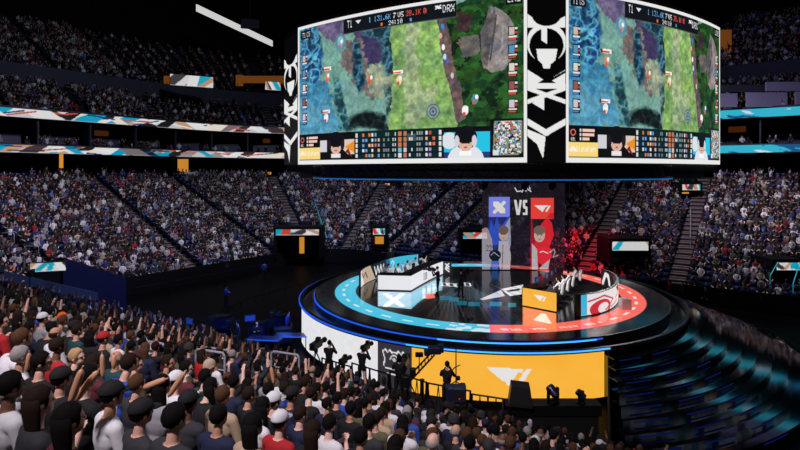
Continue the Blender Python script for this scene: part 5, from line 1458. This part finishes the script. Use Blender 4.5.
l = empty('light_stand', (on(456, 19.6), 19.6, 1.6)); tag(l, 'thin light stand with crossing arms before the orange front', 'light stand')
MB().tube([(0, 0, 0), (0, 0, 2.9)], [.03, .018], 8).build('pole', M['black'], l)
b = MB(); b.tube([(-.35, 0, 1.75), (-.05, 0, 2.1), (.15, 0, 2.2)], .02, 6); b.tube([(-.25, 0, 1.45), (.05, 0, 1.65)], .02, 6); b.tube([(.0, 0, 1.6), (.22, 0, 1.45)], .02, 6); b.build('arm', M['black'], l)
b = MB(); b.bbox((.24, 0, 1.4), (.2, .16, .26), .02); b.bbox((-.3, 0, 1.42), (.16, .16, .16), .02); b.bbox((.08, 0, 1.72), (.14, .14, .14), .02); b.build('lamp_head', M['black'], l)
for k in range(3): MB().tube([(0, 0, .5), (.4 * math.cos(k * 2.09), .4 * math.sin(k * 2.09), 0.02)], .018, 6).build('leg', M['black'], l)
q = P(520, 404, 19.0)
w = empty('stage_monitor', (q.x, q.y, q.z), -.15); tag(w, 'black wedge speaker standing before the team mark of the orange front', 'speaker')
b = MB(); b.prism([(-.42, 0), (.42, 0), (.34, .62), (-.3, .66)], -.3, .3, lambda x, y, h: (x, h + (y * .25), y)); b.build('cabinet', M['black'], w)
b = MB(); b.prism([(-.36, .06), (.36, .06), (.29, .56), (-.25, .6)], -.335, -.305, lambda x, y, h: (x, h + (y * .25), y)); b.build('grille', M['matte'], w)
fp_ = MB(); fp_.bbox((0, .05, -.2), (3.4, .62, .4), .02); o = fp_.build('light_platform', M['black'], loc=(on(552, 19.1), 19.15, q.z - .004)); tag(o, 'low black platform carrying the wedge speaker and two stage lights', 'platform')
b_ = MB(); b_.box((0, .05, 0), (3.2, .5, q.z - .4)); o2 = b_.build('plinth', M['matte'], o); o2.location = (0, 0, -.4 - (q.z - .4) / 2)
moving_head('floor_spotlight', (on(553, 19), 19, q.z), 'larger dark blue stage light beside the wedge speaker', s=1.05, tilt=-.9, rz=.4)
moving_head('floor_spotlight', (on(581, 19), 19, q.z - .01), 'smaller dark blue stage light at the right end of the orange front', s=.82, tilt=-.9, rz=.9)
q = P(456, 403, 16.5)
r = empty('monitor_case', (q.x, 16.5, q.z), -.1); tag(r, 'boxy monitor with red lamp below the thin light stand', 'monitor')
MB().bbox((0, 0, .30), (.62, .4, .46), .04).build('housing', M['headblue'], r); MB().box((.05, -.205, .3), (.36, .01, .26)).build('display', M['matte'], r); MB().sphere((.1, -.22, .22), .02).build('lamp', M['ledred'], r)
b = MB(); b.bbox((0, 0, -q.z / 2 + .02), (.6, .34, q.z - .0), .02); b.build('pedestal', M['black'], r)
# steel barricade along the foot of the near stand
def lattice_fence(A, B, z0, h, label, n=12):
    A, B = Vector((A[0], A[1], 0)), Vector((B[0], B[1], 0)); L = (B - A).length
    r = empty('barricade', (A.x, A.y, z0), math.atan2(B.y - A.y, B.x - A.x)); tag(r, label, 'barricade', 'barricade sections before the stage')
    b = MB()
    for z in (.12, h * .5, h): MB().tube([(0, 0, z), (L, 0, z)], .03, 6).build('rail', M['truss'], r)
    for x in (0, L / 2, L): MB().tube([(x, 0, 0), (x, 0, h + .02)], .035, 6).build('post', M['truss'], r)
    b = MB()
    for k in range(n):
        x0, x1 = L * k / n, L * (k + 1) / n; b.tube([(x0, 0, .12 if k % 2 else h), (x1, 0, h if k % 2 else .12)], .018, 5)
    b.build('lattice', M['truss'], r)
    return r
ends = [P(322, 358, 22.6), P(352, 363, 21.6), P(390, 371, 20.4), P(428, 380, 19.3), P(472, 391, 18.6), P(506, 399, 18.2)]
for k in range(5):
    a, c = ends[k], ends[k + 1]
    lattice_fence((a.x, a.y), (c.x - .06, c.y), 1.2, min(a.z, c.z) - 1.2, ('leftmost', 'second from left', 'middle', 'fourth from left', 'rightmost')[k] + ' of five lattice barricade sections before the LED front', 8)
# blue-lit gear on the dark floor left of the stage
def gear_stand(px, py, y, label, kind):
    y = 9.15 * F / (py - HY)
    x = on(px, y); zt = P(px, py, y).z
    if kind == 'mon':
        r = empty('monitor_stand', (x, y, 0), random.uniform(-.6, .6)); tag(r, label, 'monitor stand'); MB().bbox((0, 0, zt - .2), (.7, .1, .42), .02).build('housing', M['headblue'], r); MB().box((0, -.055, zt - .2), (.62, .012, .34)).build('display', M['screenblue'], r)
        MB().lathe([(.3, 0), (.3, .05), (.05, .1), (.04, zt - .35)], n=12).build('stand', M['black'], r)
    elif kind == 'cam':
        tripod_camera((x, y, 0), random.uniform(-1.2, -.4), label, zt - .2)
    elif kind == 'case':
        r = empty('road_case', (x, y, 0), random.uniform(-.4, .4)); tag(r, label, 'case'); MB().bbox((0, 0, .5), (1.1, .7, .8), .03).build('box', M['headblue'], r); MB().bbox((0, 0, .97), (1.12, .72, .12), .02).build('lid', M['black'], r)
        for sx in (-1, 1):
            for sy in (-1, 1): MB().sphere((sx * .42, sy * .24, .055), .055, 10, 6).build('caster', M['black'], r)
    elif kind == 'table':
        r = empty('control_table', (x, y, 0), random.uniform(-.3, .1)); tag(r, label, 'table'); MB().bbox((0, 0, zt - .6), (2.0, .8, .06), .01).build('tabletop', M['headblue'], r)
        for sx in (-1, 1):
            for sy in (-1, 1): MB().tube([(sx * .9, sy * .34, 0), (sx * .9, sy * .34, zt - .63)], .03, 6).build('leg', M['black'], r)
        MB().box((0, -.405, zt - .6), (1.9, .02, .05)).build('blue_strip', M['ledblue'], r)
for a in ((190, 318, 0, 'screen on a stand among the floor gear, nearest the left entrance', 'mon'), (212, 316, 0, 'tripod camera on the far left of the floor gear', 'cam'), (230, 320, 0, 'tripod camera second from left in the floor gear', 'cam'),
          (250, 315, 0, 'blue-lit monitor on a stand in the middle of the floor gear', 'mon'), (258, 312, 0, 'dark case on wheels behind the blue-lit monitor', 'case'), (283, 318, 0, 'dark case on wheels close to the white LED front', 'case'),
          (165, 322, 0, 'control table with blue edge light nearest the left entrance', 'table'), (212, 332, 0, 'control table with blue edge light before the floor cameras', 'table'), (272, 312, 0, 'tripod camera next to the left edge of the stage', 'cam'), (243, 332, 0, 'dark case on wheels beside the control table', 'case'),
          (292, 325, 0, 'control table with blue edge light beside the white LED front', 'table'), (265, 328, 0, 'control table with blue edge light in the middle of the floor gear', 'table'), (278, 305, 0, 'dark case on wheels farthest back beside the stage', 'case'), (222, 306, 0, 'dark case on wheels farthest from the camera on the left floor', 'case'), (148, 318, 0, 'dark case on wheels beside the left entrance', 'case')):
    gear_stand(*a)
for k, (px, py, top, lab) in enumerate(((176, 318, 'navy', 'crew person in navy standing at the leftmost control table'), (203, 322, 'black', 'crew person in black left of the second floor camera'), (238, 322, 'navy', 'crew person in navy between the floor cameras and the blue monitor'), (257, 322, 'black', 'crew person in black right of the blue-lit monitor'), (288, 312, 'blue', 'crew person in blue standing close to the white LED front'), (226, 286, 'blue', 'crew person in blue walking alone on the dark floor before the left stand'), (264, 262, 'blue', 'crew person in blue beside the wide tunnel'))):
    y = 9.05 * F / (py - HY); person((PS, PC)[k % 2], (on(px, y), y, 0), k * 1.1, top, k % 3, 'black', 'short', 'black', lab)
# ------------------------------------------------------------------ barriers and handrails
b = MB(); 
def rail_run(name, pts, h, label, cat='railing', m=None, post=2.2):
    r = empty(name, pts[0]); tag(r, label, cat); o = Vector(pts[0])
    MB().tube([Vector(p) - o + Vector((0, 0, h)) for p in pts], .035, 6).build('rail', m or M['rail'], r)
    for p, q in zip(pts, pts[1:]):
        p, q = Vector(p), Vector(q); n = max(1, int((q - p).length / post))
        for k in range(n): MB().tube([p.lerp(q, k / n) - o, p.lerp(q, k / n) - o + Vector((0, 0, h))], .022, 6).build('post', m or M['rail'], r)
    return r
def handrail(x, y, z, rz, w, label, m=None, group=None, h=.95):
    r = empty('handrail', (x, y, z), rz); tag(r, label, 'handrail', group)
    MB().tube([(0, -w / 2, h - .08), (0, -w / 2 + .06, h), (0, w / 2 - .06, h), (0, w / 2, h - .08)], .03, 8).build('rail', m or M['rail'], r)
    MB().tube([(0, -w / 2, h * .55), (0, w / 2, h * .55)], .018, 6).build('middle_rail', m or M['rail'], r)
    for s in (-1, 1): MB().tube([(0, s * w / 2, 0), (0, s * w / 2, h - .08)], .026, 8).build('post', m or M['rail'], r)
    return r
w8 = ['lowest', 'second lowest', 'third lowest', 'fourth lowest', 'fifth lowest', 'sixth lowest', 'seventh lowest', 'eighth lowest', 'ninth lowest', 'tenth lowest']
def aisle_rails(e, rows, side, where, m=None):
    n = LW(e[2], e[3]) - BC; rz = math.atan2(n[1], n[0]); t = np.array([-n[1], n[0]])
    for k, i in enumerate(rows):
        c = np.array(bpt(e, ROWD * i + .4, tread(i) + .18)); c[:2] += t * side
        handrail(c[0], c[1], c[2], rz + PI / 2, 1.3, '%s white handrail loop along %s' % (w8[k], where), m, 'handrails along ' + where)
aisle_rails((-A_, -B_, math.cos(math.radians(202)), math.sin(math.radians(202))), (1, 4, 7, 10, 13, 16), 0, 'the stairs above the near left entrance')
for k, (px, py, y, w, lb) in enumerate(((20, 326, 15.5, 1.0, 'at the left edge of the near stand'), (97, 335, 12.5, 1.0, 'beyond the bald man in white'), (152, 342, 13.5, .8, 'behind the long-haired spectator'), (210, 351, 13.5, .9, 'in the middle of the near stand'), (218, 349, 15.5, 1.1, 'nearest the floor gear in the near stand'), (285, 353, 15.0, .9, 'left of the platform with the big tripod camera'))):
    q = P(px, py, y)
    handrail(q.x, q.y, q.z - .95, 1.2, w, 'pale metal handrail ' + lb, None, 'handrails in the near stand')
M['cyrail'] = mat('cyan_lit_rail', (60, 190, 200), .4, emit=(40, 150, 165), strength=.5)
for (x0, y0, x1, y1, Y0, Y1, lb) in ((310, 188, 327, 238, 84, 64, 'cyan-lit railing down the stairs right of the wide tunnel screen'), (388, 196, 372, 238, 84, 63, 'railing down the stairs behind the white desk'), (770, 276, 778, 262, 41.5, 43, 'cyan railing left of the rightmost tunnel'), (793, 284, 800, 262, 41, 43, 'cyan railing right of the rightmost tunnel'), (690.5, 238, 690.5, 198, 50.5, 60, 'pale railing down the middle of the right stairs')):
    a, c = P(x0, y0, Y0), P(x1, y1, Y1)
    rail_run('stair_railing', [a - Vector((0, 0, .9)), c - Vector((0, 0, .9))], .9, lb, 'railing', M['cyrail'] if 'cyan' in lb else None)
# low wall at the foot of the stands with a top rail
band('bowl_foot_wall', [(-.12, 0), (-.12, 1.55), (0.0, 1.55), (0.0, 0)], M['wallm'])
a = [LW(-27.0, v) for v in np.linspace(-10, 11, 8)]
rail_run('floor_barrier', [(q[0], q[1], 0) for q in a], 1.15, 'dark low barrier across the floor before the left stand', 'barrier', M['truss'], 3.0)
a = [(ST[0] + 19.3 * math.cos(math.radians(t)), ST[1] + 19.3 * math.sin(math.radians(t)), 0) for t in np.linspace(118, 190, 14)]
rail_run('floor_barrier', a, .5, 'dark curved barrier on the floor left of the stage', 'barrier', M['truss'], 5.0)
a = [(ST[0] + 18.35 * math.cos(math.radians(t)), ST[1] + 18.35 * math.sin(math.radians(t)), 0) for t in np.linspace(-28, 40, 14)]
rail_run('floor_barrier', a, .55, 'dark curved barrier on the floor right of the risers', 'barrier', M['truss'], 5.0)
K_LEFT, K_BACK, K_RIGHT, K_NEAR, K_UP, K_RED, K_FLOOR, K_DESK = 2250, 1850, 1500, 820, 1300, 16000, 2600, 5000
# ------------------------------------------------------------------ near spectators, one by one
near = SEATS[:NEAR]
def seat_thing():
    r = empty('stadium_seat'); tag(r, 'dark plastic tip-up seat in the near stand', 'seat', 'dark seats of the near stand')
    b = MB(); b.bbox((0, -.28, .64), (.47, .05, .5), .02, rx=-.13); b.build('backrest', M['seat'], r)
    MB().bbox((0, -.02, .41), (.45, .42, .07), .02).build('seat_pan', M['seat'], r)
    for s in (-1, 1): MB().bbox((s * .255, -.08, .62), (.04, .36, .04), .01).bbox((s * .255, -.2, .31), (.035, .08, .6), .01).build('armrest', M['black'], r)
    return r
seat0 = seat_thing()
first = True
for s in near:
    o = seat0 if first else copy_tree(seat0); first = False
    o.location = s[:3]; o.rotation_euler = (0, 0, s[3])
# chosen people of the foreground: pixel of the head, look
KEY = [((20, 356), 'white', 2, 'grey', 'short', 'sit', 'grey-haired spectator in white shirt in the lower left corner'),
       ((60, 341), 'white', 2, 'dark brown', 'fringe', 'sit', 'bald spectator in white shirt on the left of the near stand'),
       ((76, 349), 'black', 0, 'fair', 'short', 'turned', 'fair-haired spectator in black right of the bald man in white'),
       ((122, 352), 'teal', 2, 'grey', 'fringe', 'sit', 'bald spectator in a dark teal top behind the upright clappers'),
       ((38, 360), 'black', 1, 'black', 'short', 'turned', 'dark-haired spectator in black between the grey-haired and bald men in white'),
       ((46, 384), 'black', 1, 'black', 'cap', 'sit', 'spectator in a black cap near the bottom left corner'),
       ((90, 361), 'maroon', 1, 'dark brown', 'bob', 'sit', 'dark brown-haired spectator in maroon above the crossed clappers'),
       ((122, 388), 'dark grey', 1, 'brown', 'short', 'sit', 'brown-haired spectator close to the camera at the bottom left'),
       ((137, 373), 'olive', 1, 'black', 'short', 'turned', 'dark-haired spectator in an olive jacket left of the leaning clapper'),
       ((214, 379), 'black', 0, 'tan', 'beanie', 'sit', 'spectator in a tan knitted hat near the bottom of the near stand'),
       ((246, 380), 'black', 0, 'black', 'short', 'sit', 'black-haired spectator in black right of the tan knitted hat'),
       ((98, 343), 'black', 1, 'red', 'cap', 'sit', 'spectator in a bright red cap left of the upright clappers'),
       ((58, 325), 'dark grey', 0, 'orange', 'beanie', 'sit', 'spectator in an orange knitted hat on the left of the near stand'),
       ((38, 322), 'light grey', 1, 'white', 'cap', 'sit', 'spectator in a white cap left of the orange knitted hat'),
       ((138, 350), 'navy', 1, 'brown', 'long', 'sit', 'spectator with long brown hair behind the pale handrail'),
       ((175, 366), 'maroon', 0, 'black', 'short', 'turned', 'black-haired spectator in maroon above the leaning clapper'),
       ((66, 320), 'light grey', 0, 'grey', 'short', 'sit', 'grey-haired spectator in light grey right of the orange knitted hat'),
       ((203, 372), 'teal', 0, 'black', 'short', 'clap', 'dark-haired spectator in teal clapping above the tan knitted hat')]
taken = {}
for key in KEY:
    best = None
    for idx, s in enumerate(near):
        px, py = PX(s[0], s[1], s[2] + 1.3); d = (px - key[0][0]) ** 2 + (py - key[0][1]) ** 2
        if idx not in taken and (best is None or d < best[0]): best = (d, idx)
    taken[best[1]] = key
specs = []
rs = random.Random(21)
posew = ['sit'] * 40 + ['lean'] * 14 + ['clap'] * 12 + ['up'] * 10 + ['raise'] * 10 + ['turned'] * 14
topw = ['black'] * 26 + ['dark grey'] * 13 + ['navy'] * 11 + ['white'] * 15 + ['light grey'] * 8 + ['red'] * 3 + ['blue'] * 5 + ['olive'] * 4 + ['teal'] * 3 + ['maroon'] * 4 + ['tan'] * 4 + ['purple'] * 3
hairw = [('black', 'short')] * 30 + [('dark brown', 'short')] * 16 + [('black', 'long')] * 10 + [('dark brown', 'long')] * 7 + [('brown', 'short')] * 6 + [('brown', 'bun')] * 4 + [('black', 'bob')] * 6 + [('grey', 'fringe')] * 3 + [('grey', 'short')] * 4 + [('black', 'cap')] * 5 + [('navy', 'cap')] * 2 + [('white', 'cap')] * 2 + [('dark grey', 'beanie')] * 3
PW = {'sit': 'sitting upright', 'lean': 'leaning forward', 'clap': 'clapping', 'up': 'with both arms raised', 'raise': 'with one hand up', 'turned': 'looking aside'}
HW = {'short': '%s hair', 'long': 'long %s hair', 'bun': '%s hair in a bun', 'bob': '%s bobbed hair', 'fringe': 'a bald crown', 'cap': 'a %s cap', 'beanie': 'a %s knitted hat'}
for idx, s in enumerate(near):
    px, py = PX(s[0], s[1], s[2] + 1.3)
    if idx in taken:
        _, top, sk, hc, hs, ps, lab = taken[idx]
    else:
        if rs.random() < .05: continue
        top, (hc, hs), ps, sk = rs.choice(topw), rs.choice(hairw), rs.choice(posew), rs.choice((0, 0, 1, 1, 2, 2, 3)); lab = None
        if py > 392 and ps in ('up', 'raise'): ps = 'sit'
    specs.append(dict(s=s, px=px, py=py, top=top, sk=sk, hc=hc, hs=hs, ps=ps, lab=lab))
zone = lambda q: 'left in the near stand' if q['px'] < 110 else ('midway in the near stand' if q['px'] < 260 else 'right in the near stand')
groups = {}
for q in specs:
    if q['lab']: continue
    h = HW[q['hs']]; h = h % q['hc'] if '%' in h else h
    q['base'] = 'spectator in %s, %s, %s' % (q['top'], h, PW[q['ps']])
    groups.setdefault(q['base'], []).append(q)
OR = ['leftmost', 'second from left', 'third from left', 'fourth from left', 'fifth from left', 'sixth from left', 'seventh from left', 'eighth from left', 'ninth from left', 'tenth from left']
for bse, L in groups.items():
    if len(L) == 1:
        L[0]['lab'] = bse + ' ' + zone(L[0]) if len(bse.split()) < 10 else bse
        continue
    L.sort(key=lambda q: q['px'])
    for k, q in enumerate(L): q['lab'] = bse + ', ' + (OR[k] if k < 10 and k < len(L) - 1 else 'rightmost') + '' if k < 10 else bse
hats = {'tan': TOPM['tan'], 'red': TOPM['red'], 'orange': M['orangecap'], 'white': TOPM['white'], 'black': TOPM['black'], 'navy': TOPM['navy'], 'dark grey': TOPM['dark grey']}
for q in specs:
    s = q['s']; hw = q['hs'] in ('cap', 'beanie')
    person(BOD[q['ps']], (s[0], s[1], s[2] + .005), s[3] + rs.uniform(-.22, .22), q['top'], q['sk'], 'black' if hw else q['hc'], 'short' if hw else q['hs'], rs.choice(('black', 'black', 'navy', 'dark grey')),
           q['lab'], 'spectators of the near stand', s=rs.uniform(.95, 1.05), headwear=q['hs'] if hw else None, headmat=hats.get(q['hc']) if hw else None)
print('near spectators', len(specs))
# inflatable clapper sticks
def clapper(a, b, r, label):
    a, b = Vector(a), Vector(b); L = (b - a).length; d = (b - a).normalized()
    o = empty('inflatable_clapper', a); o.rotation_mode = 'QUATERNION'; o.rotation_quaternion = d.to_track_quat('Z', 'Y'); tag(o, label, 'clapper stick', 'tan inflatable clapper sticks')
    MB().lathe([(.25 * r, 0), (.8 * r, .03), (r, .08), (r, L - .09), (.85 * r, L - .03), (.3 * r, L)], n=16).build('tube', M['clapper'], o, smooth=True)
    MB().lathe([(.2 * r, L - .005), (.26 * r, L + .03)], n=10).build('valve', M['clapper'], o)
    return o
for (x0, y0, x1, y1, Y, r, lb) in ((70, 404, 82, 369, 4.9, .034, 'left clapper of the crossed pair at the bottom left'), (74, 402, 98, 371, 5.0, .034, 'right clapper of the crossed pair at the bottom left'), (103, 378, 102, 354, 7.0, .03, 'thin upright clapper left of the bald spectator in teal'), (114, 369, 114, 355, 7.6, .036, 'short upright clapper in front of the bald spectator in teal'),
                                   (168, 397, 185, 372, 6.6, .035, 'long leaning clapper in the middle of the near stand'), (143, 388, 166, 379, 6.2, .036, 'flat-held clapper left of the long leaning one'), (274, 384, 271, 367, 9.5, .032, 'clapper held upright at the right of the near stand'),
                                   (27, 372, 29, 353, 6.3, .026, 'thin upright clapper beside the grey-haired spectator in white'), (117, 340, 119, 327, 12.5, .04, 'clapper raised beyond the red cap')):
    clapper(P(x0, y0, Y), P(x1, y1, Y), r, lb)

# ------------------------------------------------------------------ corner board high on the left
cbL, cbR = P(196, 4, 90), P(271, 40, 98)
bd = empty('corner_board', ((cbL.x + cbR.x) / 2, 95, cbR.z)); tag(bd, 'bright white board hanging high in the upper left stands', 'screen')
b = MB(); vs = []
for pt_, dz in ((cbL, 0), (cbR, 0), (cbR, -1.1), (cbL, -1.2)): vs.append(Vector((pt_.x, pt_.y, pt_.z + dz)))
vs += [v + Vector((.2, .5, 0)) for v in vs]
b.add(vs, [(0, 1, 2, 3), (7, 6, 5, 4), (0, 4, 5, 1), (1, 5, 6, 2), (2, 6, 7, 3), (3, 7, 4, 0)])
o = b.build('board', mat('lit_white_board', (225, 225, 225), .5, emit=(228, 226, 222), strength=.75)); par(o, bd)
b = MB(); q = P(250, 24, 90); b.bbox(q, (3.0, .6, 1.6), .1, rz=.3); b.tube([q, (q.x, q.y, 50)], .08, 6); o = b.build('speaker_cluster', M['parapet']); tag(o, 'grey box hanging from the roof before the white corner board', 'speaker')
# upper right deck walls and upper left portals, warm light put into the material
def lit_wall(x0, y0, x1, y1, Y, m, nm='lit_wall_panel', th=.3):
    a, c = P(x0, y0, Y), P(x1, y1, Y); b = MB(); b.box(((a.x + c.x) / 2, Y, (a.z + c.z) / 2), (c.x - a.x, th, a.z - c.z)); return tag(b.build(nm, m), kind='structure')
M['amberdim'] = mat('dim_amber_glow_wall', (150, 96, 44), .7, emit=(190, 110, 40), strength=.22)  # wall under amber light, the light put in as emission
M['tanglow'] = mat('tan_glow_wall', (150, 104, 60), .7, emit=(180, 110, 50), strength=.3)  # same amber light put into a tan wall as emission
lit_wall(721, 30, 731, 55, 74, M['amberdim']); lit_wall(722, 55, 743, 63, 73, M['tanglow']); lit_wall(742, 52, 753, 66, 73.5, M['amberdim']); lit_wall(164, 76, 176, 91, 84, M['amberdim']); lit_wall(243, 76, 284, 83, 94, M['amberdim']); lit_wall(236, 75, 243, 86, 94, M['amberdim'])
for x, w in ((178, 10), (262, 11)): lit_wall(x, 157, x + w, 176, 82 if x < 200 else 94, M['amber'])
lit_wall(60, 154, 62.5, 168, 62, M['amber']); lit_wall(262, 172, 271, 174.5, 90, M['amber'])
lit_wall(756, 158, 767, 174, 66, M['suite'], 'concourse_column')
mini_screen('deck_screen', P(192, 81, 80), 6.0, 1.6, .5, 'teal and white sign high in the upper left stands', 31)
mini_screen('deck_screen', P(273, 86, 92), 2.6, 1.4, .4, 'small teal and red sign in the upper left stands by the scoreboard', 32)
for q in ((721, 93.5, 737, 107, 60), (746, 92.5, 787, 107, 59.2), (795, 91.5, 840, 107, 58.5)): lit_wall(*q, M['suitepale'], 'suite_rail_panel', .12)
lit_wall(719, 85, 766, 92, 60.5, M['parapet'], 'deck_parapet'); lit_wall(766, 82, 850, 91, 59.8, M['suitepale'], 'deck_parapet')
lit_wall(770, 66, 850, 67, 66, M['stepled'], 'deck_edge_light', .1)
# ------------------------------------------------------------------ lamps of the arena
def area(loc, tgt, size, power, col, spread=PI):
    l = bpy.data.lights.new('house_light', 'AREA'); l.energy = power; l.size = size; l.color = col; l.shape = 'DISK'
    try: l.spread = spread
    except Exception: pass
    o = bpy.data.objects.new('house_light', l); COL.objects.link(o); o.location = loc
    o.rotation_euler = (Vector(tgt) - Vector(loc)).to_track_quat('-Z', 'Y').to_euler(); return o
def spot(loc, tgt, power, col, ang, blend=.5, r=.15):
    l = bpy.data.lights.new('stage_spot', 'SPOT'); l.energy = power; l.color = col; l.spot_size = math.radians(ang); l.spot_blend = blend; l.shadow_soft_size = r
    o = bpy.data.objects.new('stage_spot', l); COL.objects.link(o); o.location = loc
    o.rotation_euler = (Vector(tgt) - Vector(loc)).to_track_quat('-Z', 'Y').to_euler(); return o
LILAC, COOL, BLUE = (.86, .80, 1.0), (.66, .74, 1.0), (.25, .40, 1.0)
area((-12, 40, 40), (-33, 46, 3), 4, K_LEFT, LILAC, math.radians(75))
area((-4, 44, 40), (-8, 70, 3), 4, K_BACK, COOL, math.radians(70))
area((16, 44, 40), (38, 52, 3), 4, K_RIGHT, LILAC, math.radians(60))
area((10, 26, 34), (-6, 12, 7), 4, K_NEAR * .4, (.9, .86, 1.0), math.radians(70))
area((-8, -6, 30), (-4, 11, 7), 3, K_NEAR, (1.0, .88, .96), math.radians(60))
area((2, 40, 46), (-40, 66, 24), 5, K_UP, COOL, math.radians(100))
area((10, 40, 46), (62, 58, 24), 5, K_UP * .6, (.5, .55, 1.0), math.radians(90))
spot((14.5, 46.3, 10.0), (17.4, 51.5, 2.6), K_RED * .35, (1, .03, .08), 62)
spot((-2, 30, 9.5), (-18, 34, 0), K_FLOOR, (.05, .15, 1.0), 75)
spot((5, 30, 10.2), (1.5, 40, 3.5), K_DESK, (.9, .95, 1), 30)
spot((7, 30, 10.2), (11, 35, 3.5), K_DESK, (1, .92, .9), 30)
spot((14, 30, 10.2), (17, 27, 1), K_FLOOR * .5, (.1, .3, 1.0), 70)

for px, y, z, w in ((200, 33, 3.2, 120), (245, 32, 3.0, 120), (285, 31, 3.0, 130), (225, 29, 2.8, 80), (160, 33, 3.2, 100), (285, 36, 3, 80)):
    l = bpy.data.lights.new('blue_work_light', 'POINT'); l.energy = w; l.color = (.05, .18, 1.0); l.shadow_soft_size = .2
    o = bpy.data.objects.new('blue_work_light', l); COL.objects.link(o); o.location = ((px - CX) / F * y, y, z)
spot((2, 44, 10.2), (-2, 62, 2.5), 900, (.1, .25, 1.0), 60)
spot((14, 44, 10.2), (12, 60, 2.5), 900, (.1, .2, 1.0), 50)

spot((15.5, 43, 10.2), (14.2, 32.5, 3), 2200, (1, .96, .92), 36)
lb = {}
for q in specs: lb[q['lab']] = lb.get(q['lab'], 0) + 1
print('shared labels', {k: v for k, v in lb.items() if v > 1})
